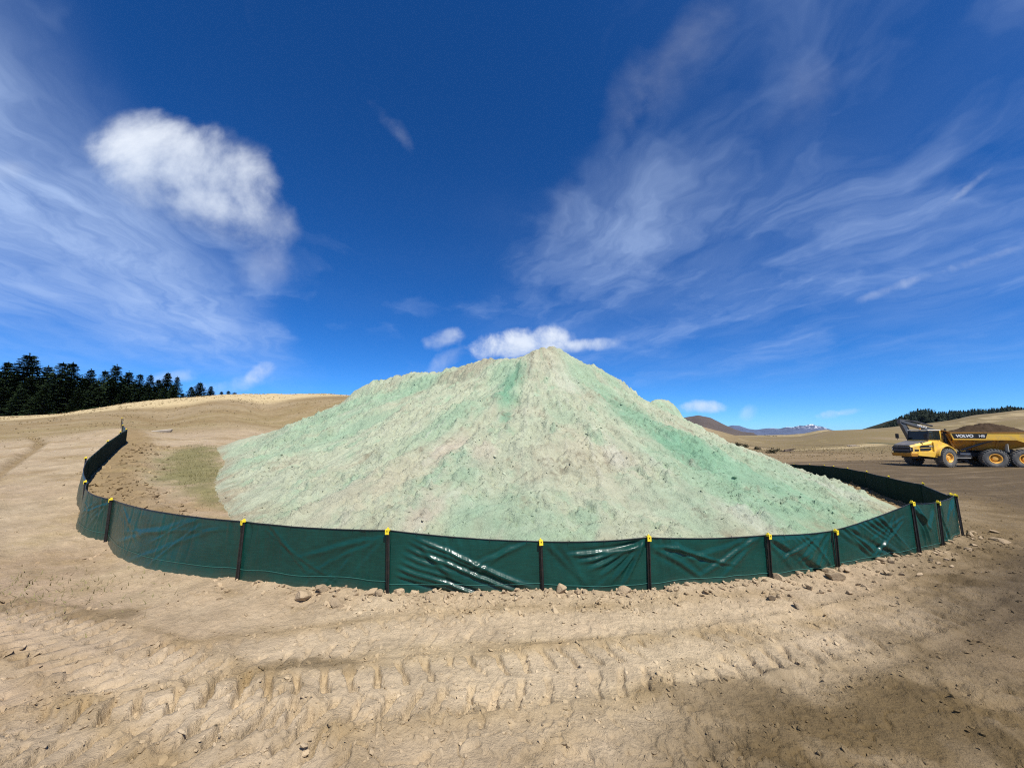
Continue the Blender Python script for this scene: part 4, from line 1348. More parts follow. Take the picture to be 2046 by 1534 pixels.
        if bul > 0.04:       # follow the ground under the bulge
            zb2 = np.convolve(np.pad(g_full(X[0], Y[0], True) - 0.05, 12, mode='edge'), np.ones(25) / 25, 'valid') if frontbay else g_full(X[0], Y[0], True) - 0.05
            Z = zb2[None] + (zt - zb2)[None] * Vv
        V = np.stack([X - o0[0], Y - o0[1], Z - o0[2]], -1)
        F = grid_faces(nv, nu)
        me = mesh_np('fabric_panel', V.reshape(-1, 3), F, True)
        uvl = me.uv_layers.new(name='UVMap')
        uvv = np.stack([S, Hh], -1).reshape(-1, 2)[F.ravel()].astype(np.float32)
        uvl.data.foreach_set('uv', uvv.ravel())
        pan = link('fabric_panel', me, M['fabric'], root)
        so = pan.modifiers.new('cloth', 'SOLIDIFY'); so.thickness = 0.003; so.offset = -1.0; so.material_offset = 1; so.material_offset_rim = 1; me.materials.append(M['fabric_back'])
        if frontbay:
            # printed thread line low on the cloth
            vs = np.interp(i, [first_front, last_front], [0.24, 0.17]); k = int(round(vs * (nv - 1)))
            line = V[k].copy(); ker = np.ones(9) / 9
            for ax_ in range(3):
                line[:, ax_] = np.convolve(np.pad(line[:, ax_], 4, mode='edge'), ker, 'valid')
            line[:4] = V[k][:4]; line[-4:] = V[k][-4:]
            vv = np.array([line, line])
            off = np.array([nrm[0], nrm[1], 0]) * 0.008
            vv = vv + off
            vv[1, :, 2] += 0.0055
            wob = 0.006 * fbm(u * L * 1.5, u * 0, 2, 0.5, 660 + i)
            vv[:, :, 2] += wob[None]
            ml = mesh_np('seam_line', vv.reshape(-1, 3), grid_faces(2, nu), True)
            link('seam_line', ml, M['seam'], pan)
        # hem wire with small twists of tie wire
        k = np.linspace(0, nu - 1, 22).astype(int)
        top = V[-1][k] + np.array([nrm[0], nrm[1], 0]) * 0.004 + np.array([0, 0, 0.002])
        Vt, Ft = tube_np(top, 0.0055 if frontbay else 0.007, 6)
        w = link('top_wire', mesh_np('top_wire', Vt, Ft, True), M['wire'], root)
        if frontbay:
            for q in np.arange(0.3, L - 0.15, 0.42):
                j = int(q / L * (nu - 1))
                c0 = V[-1][j]
                tv, tf = tube_np(np.array([c0 + (nrm[0] * 0.012, nrm[1] * 0.012, -0.03), c0 + (nrm[0] * 0.014, nrm[1] * 0.014, 0.0), c0 + (0, 0, 0.014), c0 + (0.01 * t[0], 0.01 * t[1], 0.026)]), 0.002, 4)
                link('wire_tie', mesh_np('wire_tie', tv, tf, True), M['wire'], w)


build_fence()

# ------------------------------------------------------------------ mesh builder for machines
class MB:
    def __init__(self, T=None):
        self.V = []; self.F = []; self.T = T

    def add(self, V, F):
        b = len(self.V)
        self.V += [tuple(v) for v in V]
        self.F += [tuple(b + int(i) for i in f) for f in F]
        return self

    def box(self, x0, x1, y0, y1, z0, z1):
        V = [(x, y, z) for z in (z0, z1) for (x, y) in ((x0, y0), (x1, y0), (x1, y1), (x0, y1))]
        return self.add(V, [(3, 2, 1, 0), (4, 5, 6, 7), (0, 1, 5, 4), (1, 2, 6, 5), (2, 3, 7, 6), (3, 0, 4, 7)])

    def hexa(self, lo, hi):
        """8-corner solid from a lower and an upper quad (each counter-clockwise seen from above)"""
        return self.add(list(lo) + list(hi), [(3, 2, 1, 0), (4, 5, 6, 7), (0, 1, 5, 4), (1, 2, 6, 5), (2, 3, 7, 6), (3, 0, 4, 7)])

    def prism_y(self, poly, y0, y1):
        """outline in (x, z), extruded along y"""
        n = len(poly)
        area = sum(poly[i][0] * poly[(i + 1) % n][1] - poly[(i + 1) % n][0] * poly[i][1] for i in range(n))
        if area < 0: poly = poly[::-1]
        V = [(x, y0, z) for x, z in poly] + [(x, y1, z) for x, z in poly]
        F = [tuple(range(n)), tuple(range(2 * n - 1, n - 1, -1))]
        F += [(i, n + i, n + (i + 1) % n, (i + 1) % n) for i in range(n)]
        return self.add(V, F)

    def plate(self, pts, thick, nrm):
        """flat outline in 3-D with a thickness"""
        nrm = Vector(nrm).normalized()
        n = len(pts)
        V = [tuple(Vector(p)) for p in pts] + [tuple(Vector(p) + nrm * thick) for p in pts]
        F = [tuple(range(n - 1, -1, -1)), tuple(range(n, 2 * n))] + [(i, (i + 1) % n, n + (i + 1) % n, n + i) for i in range(n)]
        return self.add(V, F)

    def tube(self, p0, p1, r0, r1=None, n=12):
        r1 = r0 if r1 is None else r1
        p0 = np.array(p0, float); p1 = np.array(p1, float)
        t = p1 - p0; t /= np.linalg.norm(t)
        a = np.cross(t, (0, 0, 1.0) if abs(t[2]) < 0.9 else (1.0, 0, 0)); a /= np.linalg.norm(a); b = np.cross(t, a)
        ang = [2 * math.pi * k / n for k in range(n)]
        V = [p0 + r0 * (math.cos(q) * a + math.sin(q) * b) for q in ang] + [p1 + r1 * (math.cos(q) * a + math.sin(q) * b) for q in ang]
        F = [(k, (k + 1) % n, n + (k + 1) % n, n + k) for k in range(n)] + [tuple(range(n - 1, -1, -1)), tuple(range(n, 2 * n))]
        return self.add(V, F)

    def lathe_y(self, prof, n=36, c=(0, 0, 0)):
        """profile (radius, y) turned about the y axis"""
        k = len(prof); V = []; F = []
        for i in range(n):
            a = 2 * math.pi * i / n
            for r, y in prof:
                V.append((c[0] + r * math.cos(a), c[1] + y, c[2] + r * math.sin(a)))
        for i in range(n):
            for j in range(k - 1):
                a, b = i * k + j, ((i + 1) % n) * k + j
                F.append((a, a + 1, b + 1, b))
        return self.add(V, F)

    def mesh(self, name, smooth=False):
        V = self.V
        if self.T is not None:
            V = [tuple(self.T @ Vector(v)) for v in V]
        me = py_mesh(name, V, self.F)
        import bmesh
        bm = bmesh.new(); bm.from_mesh(me)
        bmesh.ops.recalc_face_normals(bm, faces=bm.faces)
        bm.to_mesh(me); bm.free()
        if smooth:
            me.polygons.foreach_set('use_smooth', [True] * len(me.polygons))
            try:
                me.set_sharp_from_angle(angle=math.radians(35))
            except Exception:
                pass
        return me

    def build(self, name, mat, parent=None, bevel=0.0, smooth=False):
        o = link(name, self.mesh(name, smooth), mat, parent)
        if bevel > 0:
            bv = o.modifiers.new('edge', 'BEVEL'); bv.width = bevel; bv.segments = 2; bv.limit_method = 'ANGLE'; bv.angle_limit = math.radians(30)
        return o


def text_mesh(name, body, size, thick=0.006, bold=0.0, xscale=1.0):
    cu = bpy.data.curves.new(name, 'FONT')
    cu.body = body; cu.size = size; cu.extrude = thick; cu.offset = bold
    cu.align_x = 'CENTER'; cu.align_y = 'CENTER'
    ob = bpy.data.objects.new(name + '_tmp', cu); COL.objects.link(ob)
    dg = bpy.context.evaluated_depsgraph_get()
    me = bpy.data.meshes.new_from_object(ob.evaluated_get(dg))
    me.name = name
    bpy.data.objects.remove(ob); bpy.data.curves.remove(cu)
    for v in me.vertices: v.co.x *= xscale
    return me


# ------------------------------------------------------------------ articulated dump truck
def rot_from(fwd, side, origin):
    """matrix with x = forward, y = towards the camera side, z = up"""
    m = Matrix.Identity(4)
    m[0][0], m[1][0] = fwd; m[0][1], m[1][1] = side
    m[0][3], m[1][3], m[2][3] = origin
    return m


def unit_frame(phi):
    f = np.array([-math.cos(phi), math.sin(phi)]); s = np.array([-math.sin(phi), -math.cos(phi)])
    return f, s


def build_truck():
    R = 0.90
    phr, phf = math.radians(28.0), math.radians(-9.0)
    fr, sr = unit_frame(phr); ff, sf = unit_frame(phf)
    Mw = P(1985.5, 915, 37.6)[:2]                     # mid wheel on the camera side
    mid = Mw - sr * 1.36
    hitch = mid + fr * 3.2
    front = hitch + ff * 1.35
    gz = float(np.mean(g_base(np.array([mid[0], front[0]]), np.array([mid[1], front[1]]))))
    root = empty('dump_truck', (mid[0], mid[1], gz))
    tag(root, 'yellow articulated dump truck loaded with brown soil on the haul road', 'dump truck')
    TR = rot_from(tuple(fr), tuple(sr), (0, 0, 0))
    d = front - mid
    TF = rot_from(tuple(ff), tuple(sf), (d[0], d[1], 0))
    Y, K = M['yellow'], M['black']

    # ---- wheels
    tyre = MB()
    prof = [(0.42, -0.28), (0.48, -0.34), (0.62, -0.375), (0.76, -0.37), (0.85, -0.33), (0.875, -0.26), (0.88, 0.0), (0.875, 0.26), (0.85, 0.33), (0.76, 0.37), (0.62, 0.375), (0.48, 0.34), (0.42, 0.28)]
    tyre.lathe_y(prof, 40)
    for i in range(26):
        for sd in (-1, 1):
            a = 2 * math.pi * (i + (0.5 if sd > 0 else 0)) / 26
            da = 0.062
            pts = []
            for (rr, yy) in ((0.845, 0.385), (0.86, 0.02)):
                for aa in (a - da, a + da):
                    pts.append((rr, aa + (0.05 if yy < 0.1 else 0) * sd, yy * sd))
            top = [(0.915, p[1], p[2] * (0.97 if abs(p[2]) > 0.1 else 1)) for p in pts]
            def xyz(p): return (p[0] * math.cos(p[1]), p[2], p[0] * math.sin(p[1]))
            lo = [xyz(p) for p in pts]; hi = [xyz(p) for p in top]
            tyre.add(lo + hi, [(0, 1, 3, 2), (4, 6, 7, 5), (0, 4, 5, 1), (1, 5, 7, 3), (3, 7, 6, 2), (2, 6, 4, 0)])
    tyre_me = tyre.mesh('tyre', True)
    rim = MB()
    rim.lathe_y([(0.42, -0.30), (0.44, 0.28), (0.46, 0.345), (0.41, 0.35), (0.36, 0.30), (0.33, 0.16), (0.25, 0.10), (0.235, 0.20), (0.19, 0.27), (0.06, 0.285), (0.0, 0.285)], 32)
    for i in range(12):
        a = 2 * math.pi * i / 12
        rim.tube((0.285 * math.cos(a), 0.12, 0.285 * math.sin(a)), (0.285 * math.cos(a), 0.155, 0.285 * math.sin(a)), 0.018, n=6)
    rim_me = rim.mesh('rim', True)
    tyre_me.materials.append(M['tyre']); rim_me.materials.append(M['yellow_rim'])
    tyre_sm = tyre_me

    def wheel(T, x, y, steer=0.0):
        w = empty('wheel', parent=root)
        flip = 1 if y > 0 else -1
        m = T @ Matrix.Translation((x, y, R)) @ Matrix.Rotation(steer, 4, 'Z') @ Matrix.Rotation(0.0 if flip > 0 else math.pi, 4, 'Z') @ Matrix.Rotation(x * 1.3, 4, 'Y')
        w.matrix_local = m
        link('tyre', tyre_me, None, w); link('rim', rim_me, None, w)
    for x in (0.0, -1.94):
        for y in (1.36, -1.36): wheel(TR, x, y)
    for y in (1.33, -1.33): wheel(TF, 0.0, y)

    # ---- front unit
    def bil(x, f):            # bonnet flank half width at x
        return np.interp(x, [0.6, 1.3, 2.4, 3.25], [1.28, 1.16, 0.98, 0.82])
    secs = [(0.75, 1.05, 2.50), (1.3, 1.02, 2.50), (2.2, 1.08, 2.36), (2.9, 1.18, 2.20), (3.25, 1.28, 2.10)]
    b = MB(TF); V = []; F = []
    for (x, z0, z1) in secs:
        w = bil(x, 0)
        V += [(x, -w, z0), (x, w, z0), (x, w, z1 - 0.20), (x, w - 0.16, z1), (x, -w + 0.16, z1), (x, -w, z1 - 0.20)]
    for i in range(len(secs) - 1):
        for j in range(6):
            a0 = i * 6 + j; a1 = i * 6 + (j + 1) % 6
            F.append((a0, a1, a1 + 6, a0 + 6))
    F += [tuple(range(6)), tuple(range(len(V) - 1, len(V) - 7, -1))]
    b.add(V, F)
    bon = b.build('bonnet', Y, root, 0.02)
    # dark top panel
    t = MB(TF); lo = []; hi = []
    xs = [1.28, 2.2, 2.9, 3.27]; zs = [2.5, 2.36, 2.20, 2.09]
    V = []; F = []
    for x, z in zip(xs, zs):
        w = bil(x, 0) - 0.14
        V += [(x, -w, z + 0.004), (x, w, z + 0.004), (x, w, z + 0.03), (x, -w, z + 0.03)]
    for i in range(3):
        for j in range(4):
            a0 = i * 4 + j; a1 = i * 4 + (j + 1) % 4
            F.append((a0, a1, a1 + 4, a0 + 4))
    F += [(0, 1, 2, 3), (15, 14, 13, 12)]
    t.add(V, F).build('bonnet_panel', M['bonnet_top'], bon)
    # side openings
    def flank(x, z, o=0.012):
        return (x, bil(x, 0) + o, z)
    for poly in ([(1.05, 2.02), (1.35, 2.16), (2.28, 2.10), (2.45, 1.98), (2.42, 1.88), (1.3, 1.94)],
                 [(1.45, 1.62), (1.30, 1.78), (1.35, 1.86), (2.42, 1.80), (2.42, 1.56), (1.65, 1.56)],
                 [(2.55, 1.54), (2.55, 1.70), (2.95, 1.72), (2.95, 1.54)]):
        MB(TF).plate([flank(x, z, 0.004) for x, z in poly], 0.012, (0.1, 1, 0)).build('side_vent', K, bon)
    MB(TF).plate([flank(1.15, 2.04, 0.018), flank(1.5, 2.08, 0.018), flank(1.5, 2.02, 0.018), flank(1.15, 1.98, 0.018)], 0.006, (0.1, 1, 0)).build('badge', M['pale_label'], bon)
    # grille: frame with slats
    g = MB(TF).box(3.255, 3.30, -0.74, 0.74, 1.36, 2.06).build('grille', M['dark_paint'], root)
    for z in (1.46, 1.62, 1.78, 1.94):
        MB(TF).box(3.302, 3.36, -0.70, 0.70, z - 0.035, z + 0.045).build('slat', K if z in (1.46, 1.78) else M['bonnet_top'], g, 0.01)
    for s in (-1, 1):
        h = MB(TF).box(3.10, 3.315, s * 0.80 - 0.055, s * 0.80 + 0.055, 1.52, 1.94).build('headlight', K, root, 0.015)
        MB(TF).box(3.317, 3.325, s * 0.80 - 0.04, s * 0.80 + 0.04, 1.60, 1.86).build('lens', M['pale_label'], h)
    MB(TF).hexa([(2.7, -0.92, 1.0), (3.34, -0.84, 1.02), (3.34, 0.84, 1.02), (2.7, 0.92, 1.0)], [(2.7, -0.98, 1.30), (3.45, -0.86, 1.34), (3.45, 0.86, 1.34), (2.7, 0.98, 1.30)]).build('bumper', M['body_shade_paint'], root, 0.02)
    # lower side skirt between bonnet and wheel
    for s in (1, -1):
        MB(TF).hexa([(0.98, s * 1.02, 0.92), (2.68, s * 0.90, 1.10), (2.68, s * 0.955, 1.10), (0.98, s * 1.32, 0.92)], [(0.98, s * 1.02, 1.5), (2.68, s * 0.90, 1.5), (2.68, s * 0.962, 1.5), (0.98, s * 1.34, 1.5)]).build('side_skirt', Y, root, 0.015)
    # mudguards
    for s in (1, -1):
        V = []; F = []; n = 14
        for k in range(n + 1):
            a = math.radians(8 + (158 - 8) * k / n)
            ri, ro = 1.06, 1.14
            for (r_, y_) in ((ri, 0.92), (ro, 0.92), (ro, 1.62), (ri, 1.62)):
                V.append((r_ * math.cos(a), s * y_, R + 0.05 + r_ * math.sin(a)))
        for k in range(n):
            for j in range(4):
                F.append((k * 4 + j, k * 4 + (j + 1) % 4, k * 4 + 4 + (j + 1) % 4, k * 4 + 4 + j))
        F += [(0, 1, 2, 3), (4 * n + 3, 4 * n + 2, 4 * n + 1, 4 * n)]
        MB(TF).add(V, F).build('mudguard', Y, root, 0.012)
        # body side above the arch
        arch = [(1.14 * math.cos(math.radians(a)), R + 0.05 + 1.14 * math.sin(math.radians(a))) for a in range(10, 131, 12)]
        MB(TF).prism_y([(1.18, 1.0)] + arch + [(-0.75, 2.12), (0.2, 2.46), (1.18, 2.46)], s * 1.18, s * 1.30).build('wing', Y, root, 0.012)
    # chassis of the front unit and hitch
    MB(TF).box(-1.2, 2.7, -0.5, 0.5, 0.80, 1.30).build('front_chassis', M['dark_paint'], root)
    MB(TF).tube((0, -1.1, R), (0, 1.1, R), 0.22).build('axle', M['dark_paint'], root, smooth=True)
    MB(TF).tube((-1.35, 0, 0.75), (-1.35, 0, 1.6), 0.26).build('hitch', M['dark_paint'], root, smooth=True)
    for s in (1, -1):      # steering rams and steps between the units
        MB(TF).tube((-0.5, s * 0.75, 1.05), (-1.8, s * 0.8, 1.12), 0.07).build('steering_ram', M['steel'], root, smooth=True)
    MB(TF).box(-1.75, -1.20, 1.0, 1.35, 1.15, 1.23).build('step', M['steel'], root, 0.01)
    MB(TF).box(-1.75, -1.20, 1.0, 1.38, 0.86, 0.93).build('step', M['steel'], root, 0.01)
    # cab: frame of posts, glass, roof
    cx0, cx1, cw = -0.55, 1.20, 0.84
    zc0, zc1 = 2.30, 3.55
    cab = MB(TF).box(cx0, cx1, -cw, cw, 2.28, 2.62).build('cab', Y, root, 0.02)
    for s in (1, -1):
        MB(TF).hexa([(cx1 - 0.10, s * cw - 0.05, 2.60), (cx1, s * cw - 0.05, 2.60), (cx1, s * cw + 0.04, 2.60), (cx1 - 0.10, s * cw + 0.04, 2.60)],
                    [(cx1 - 0.30, s * cw - 0.05, zc1), (cx1 - 0.20, s * cw - 0.05, zc1), (cx1 - 0.20, s * cw + 0.04, zc1), (cx1 - 0.30, s * cw + 0.04, zc1)]).build('cab_pillar', K, cab)
        MB(TF).hexa([(cx0 - 0.12, s * cw - 0.06, 2.30), (cx0 + 0.13, s * cw - 0.06, 2.30), (cx0 + 0.13, s * cw + 0.05, 2.30), (cx0 - 0.12, s * cw + 0.05, 2.30)],
                    [(cx0 + 0.02, s * cw - 0.06, zc1), (cx0 + 0.20, s * cw - 0.06, zc1), (cx0 + 0.20, s * cw + 0.05, zc1), (cx0 + 0.02, s * cw + 0.05, zc1)]).build('cab_pillar', Y, cab, 0.01)
        MB(TF).plate([(cx0 + 0.16, s * cw, 2.63), (cx1 - 0.09, s * cw, 2.63), (cx1 - 0.29, s * cw, zc1 - 0.03), (cx0 + 0.20, s * cw, zc1 - 0.03)], 0.008, (0, s, 0)).build('side_window', M['glass'], cab)
    MB(TF).plate([(cx1 - 0.03, -cw + 0.05, 2.63), (cx1 - 0.03, cw - 0.05, 2.63), (cx1 - 0.24, cw - 0.05, zc1 - 0.03), (cx1 - 0.24, -cw + 0.05, zc1 - 0.03)], 0.008, (1, 0, 0.2)).build('windscreen', M['glass'], cab)
    MB(TF).plate([(cx0 - 0.02, -cw + 0.05, 2.63), (cx0 - 0.02, cw - 0.05, 2.63), (cx0 + 0.08, cw - 0.05, zc1 - 0.03), (cx0 + 0.08, -cw + 0.05, zc1 - 0.03)], 0.008, (-1, 0, 0.2)).build('rear_window', M['glass'], cab)
    MB(TF).box(cx0 - 0.06, cx1 - 0.10, -cw - 0.06, cw + 0.06, zc1 + 0.003, zc1 + 0.12).build('cab_roof', M['pale_label'], cab, 0.03)
    seat = MB(TF).box(0.0, 0.5, -0.28, 0.28, 2.625, 2.80)
    seat.box(-0.14, 0.02, -0.28, 0.28, 2.66, 3.38).build('seat', K, cab, 0.04)
    MB(TF).tube((0.75, 0, 2.63), (0.6, 0, 3.0), 0.04).build('steering_column', K, cab)
    # mirrors on brackets, beacon, exhaust
    for s in (1, -1):
        br = MB(TF); br.tube((cx1 - 0.15, s * 0.95, 2.75), (1.95, s * 1.25, 2.80), 0.022, n=6); br.tube((1.95, s * 1.25, 2.62), (1.95, s * 1.25, 3.28), 0.022, n=6)
        mo = br.build('mirror_bracket', K, root)
        MB(TF).box(1.90, 1.98, s * 1.25 - 0.15, s * 1.25 + 0.15, 2.78, 3.26).build('mirror', K, mo, 0.02)
    ex = MB(TF); ex.tube((-0.86, 0.98, 1.9), (-0.86, 0.98, 3.50), 0.13); ex.tube((-0.86, 0.98, 3.50), (-0.98, 0.98, 3.72), 0.09)
    ex.build('exhaust_stack', K, root, smooth=True)
    MB(TF).tube((0.0, -0.5, zc1 + 0.12), (0.0, -0.5, zc1 + 0.28), 0.07).build('beacon', M['body_shade_paint'], root, smooth=True)
    # engine-side handrail
    hr = MB(TF)
    for x in (-0.4, 0.5): hr.tube((x, 1.24, 2.46), (x, 1.24, 2.80), 0.018, n=6)
    hr.tube((-0.4, 1.24, 2.80), (0.5, 1.24, 2.80), 0.018, n=6)
    hr.build('handrail', K, root)

    # ---- rear unit
    MB(TR).box(-2.6, 2.9, -0.48, 0.48, 1.00, 1.42).build('rear_chassis', M['dark_paint'], root)
    for x in (0, -1.94):
        MB(TR).tube((x, -1.1, R), (x, 1.1, R), 0.22).build('axle', M['dark_paint'], root, smooth=True)
    MB(TR).prism_y([(-1.94, 1.02), (-0.97, 1.28), (0, 1.02), (0, 0.84), (-0.97, 1.02), (-1.94, 0.84)], 0.62, 0.80).build('bogie_beam', M['dark_paint'], root)
    MB(TR).box(1.35, 2.5, 0.55, 1.18, 0.82, 1.45).build('tank', M['dark_paint'], root, 0.03)
    MB(TR).plate([(1.45, 1.184, 1.20), (2.15, 1.184, 1.20), (2.15, 1.184, 1.36), (1.45, 1.184, 1.36)], 0.006, (0, 1, 0)).build('label_plate', M['pale_label'], root)
    MB(TR).tube((1.5, 1.25, 0.86), (2.5, 1.25, 0.86), 0.07).build('pipe', M['steel'], root, smooth=True)
    # dump body shell
    fx, rx = 2.75, -3.9
    ztop, zr = 3.32, 2.72
    wt, wb = 1.66, 0.92
    sh = MB(TR)
    # outer skin, lower part: V-bottom with a rising tail
    low = [(fx - 0.35, 1.75), (0.6, 1.62), (-1.2, 1.72), (-2.6, 2.10), (rx, 2.72)]
    V = []; F = []
    for (x, z) in low:
        wl = wb if x > -2 else wb + 0.2
        V += [(x, -wl, z), (x, wl, z), (x + (0.30 if x > 2 else 0), wt - 0.06, zr), (x + (0.30 if x > 2 else 0), -wt + 0.06, zr)]
    for i in range(len(low) - 1):
        for j in (0, 1, 3):
            a0 = i * 4 + j; a1 = i * 4 + (j + 1) % 4
            F.append((a0, a1, a1 + 4, a0 + 4))
    F += [(0, 1, 2, 3)]
    sh.add(V, F)
    body = sh.build('dump_body', M['body_shade_paint'], root)
    # upper rim box section, both sides
    for s in (1, -1):
        MB(TR).prism_y([(fx + 0.12, ztop), (fx - 0.06, zr), (rx, zr + 0.02), (rx, ztop)], s * (wt - 0.12), s * wt).build('side_rim', M['yellow'], body, 0.015)
        MB(TR).box(rx, fx + 0.10, s * (wt + 0.0) - (0.13 if s > 0 else -0.13), s * (wt + 0.035), ztop + 0.003, ztop + 0.075).build('rim_rail', M['body_shade_paint'], body, 0.01)
        MB(TR).box(rx, fx - 0.05, s * (wt - 0.10), s * (wt + 0.025), zr - 0.07, zr - 0.003).build('rim_rail', M['yellow'], body, 0.01)
        for x in (1.2, -0.35):       # gussets
            MB(TR).hexa([(x - 0.06, s * (wb - 0.02), 1.68), (x + 0.06, s * (wb - 0.02), 1.68), (x + 0.06, s * (wb + 0.10), 1.68), (x - 0.06, s * (wb + 0.10), 1.68)],
                        [(x - 0.06, s * (wt - 0.12), zr - 0.075), (x + 0.06, s * (wt - 0.12), zr - 0.075), (x + 0.06, s * (wt + 0.0), zr - 0.075), (x - 0.06, s * (wt + 0.0), zr - 0.075)]).build('gusset', M['body_shade_paint'], body)
        # tail hinge fairing
        MB(TR).prism_y([(-1.55, zr - 0.08), (-2.3, zr - 0.45), (-2.5, zr - 0.42), (-2.6, zr - 0.08)], s * (wt - 0.06), s * (wt + 0.02)).build('fairing', M['yellow'], body)
    # front wall and spill guard
    MB(TR).hexa([(fx - 0.42, -wb, 1.78), (fx - 0.34, -wb, 1.78), (fx - 0.34, wb, 1.78), (fx - 0.42, wb, 1.78)], [(fx + 0.04, -wt + 0.13, ztop), (fx + 0.14, -wt + 0.13, ztop), (fx + 0.14, wt - 0.13, ztop), (fx + 0.04, wt - 0.13, ztop)]).build('front_wall', M['body_shade_paint'], body)
    MB(TR).plate([(fx + 0.06, -wt + 0.02, ztop + 0.08), (fx + 0.06, wt - 0.02, ztop + 0.08), (fx + 0.70, 1.15, ztop + 0.34), (fx + 0.70, -1.15, ztop + 0.34)], 0.05, (-0.3, 0, 1)).build('spill_guard', M['body_shade_paint'], body)
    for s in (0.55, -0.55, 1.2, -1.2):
        MB(TR).hexa([(fx - 0.30, s - 0.05, 1.9), (fx - 0.16, s - 0.05, 1.9), (fx - 0.16, s + 0.05, 1.9), (fx - 0.30, s + 0.05, 1.9)], [(fx + 0.16, s - 0.05, ztop - 0.05), (fx + 0.30, s - 0.05, ztop - 0.05), (fx + 0.30, s + 0.05, ztop - 0.05), (fx + 0.16, s + 0.05, ztop - 0.05)]).build('front_rib', M['body_shade_paint'], body)
    # decal
    MB(TR).plate([(fx - 0.02, wt + 0.004, ztop - 0.06), (fx - 0.14, wt + 0.004, zr + 0.08), (0.45, wt + 0.004, zr + 0.08), (0.30, wt + 0.004, ztop - 0.06)], 0.004, (0, 1, 0)).build('decal', K, body)
    for txt, cxp, size, wide in (('VOLVO', 1.86, 0.37, 1.22), ('HB', 0.70, 0.32, 0.40)):
        me = text_mesh('lettering', txt, size, 0.004, 0.018 if txt == 'VOLVO' else 0.006)
        wd = max(v.co.x for v in me.vertices) - min(v.co.x for v in me.vertices)
        for v in me.vertices: v.co.x *= wide / wd
        me.transform(TR @ Matrix.Translation((cxp, wt + 0.016, (ztop + zr) / 2 + 0.01)) @ Matrix.Rotation(math.pi, 4, 'Z') @ Matrix.Rotation(math.pi / 2, 4, 'X'))
        link('lettering', me, M['white_print'], body)
    # hoist rams
    for s in (1, -1):
        rm = MB(TR); rm.tube((2.05, s * 1.22, 1.66), (0.65, s * 1.40, 2.32), 0.10); rm.tube((0.65, s * 1.40, 2.32), (-0.25, s * 1.46, 2.64), 0.065)
        rm.build('hoist_ram', M['steel'], root, smooth=True)
    MB(TR).box(-0.98, -0.94, 1.10, 1.60, 1.55, 2.30).build('mud_flap', M['pale_label'], root)

    # ---- the load: a heap resting in the body, a thing of its own
    lo = empty('soil_load', (mid[0], mid[1], gz))
    n = 60
    xs = np.linspace(rx + 0.15, fx - 0.05, n * 2); ys = np.linspace(-wt + 0.14, wt - 0.14, n)
    Xg, Yg = np.meshgrid(xs, ys, indexing='ij')
    prof = np.interp(Xg, [-3.8, -2.8, -2.0, -0.9, 0.2, 1.1, 2.1, 2.75], [0.05, 0.25, 0.66, 1.06, 1.02, 0.74, 0.36, 0.10])
    cross = np.cos(np.clip(np.abs(Yg) / wt, 0, 1) * math.pi / 2) ** 0.7
    Zg = 3.15 + prof * cross * 1.05 + 0.20 * fbm(Xg / 0.7, Yg / 0.7, 4, 0.6, 701) + 0.09 * fbm(Xg / 0.2, Yg / 0.2, 3, 0.6, 703)
    Zg[0, :] = 2.75; Zg[-1, :] = 2.6; Zg[:, 0] = np.minimum(Zg[:, 0], 3.1); Zg[:, -1] = np.minimum(Zg[:, -1], 3.1)
    pts = np.stack([Xg, Yg, Zg], -1).reshape(-1, 3)
    pts = np.array([tuple(TR @ Vector(p)) for p in pts])
    nz = fbm(Xg.ravel() / 0.5, Yg.ravel() / 0.5, 4, 0.6, 707)
    col = np.array((0.055, 0.036, 0.021)) * (1 + 0.35 * nz[:, None])
    me = mesh_np('heap', pts, grid_faces(n * 2, n), True, col)
    link('heap', me, M['clod'], lo)
    tag(lo, 'dark brown soil heaped in the dump truck body', 'soil load')
    return root


TRUCK = build_truck()

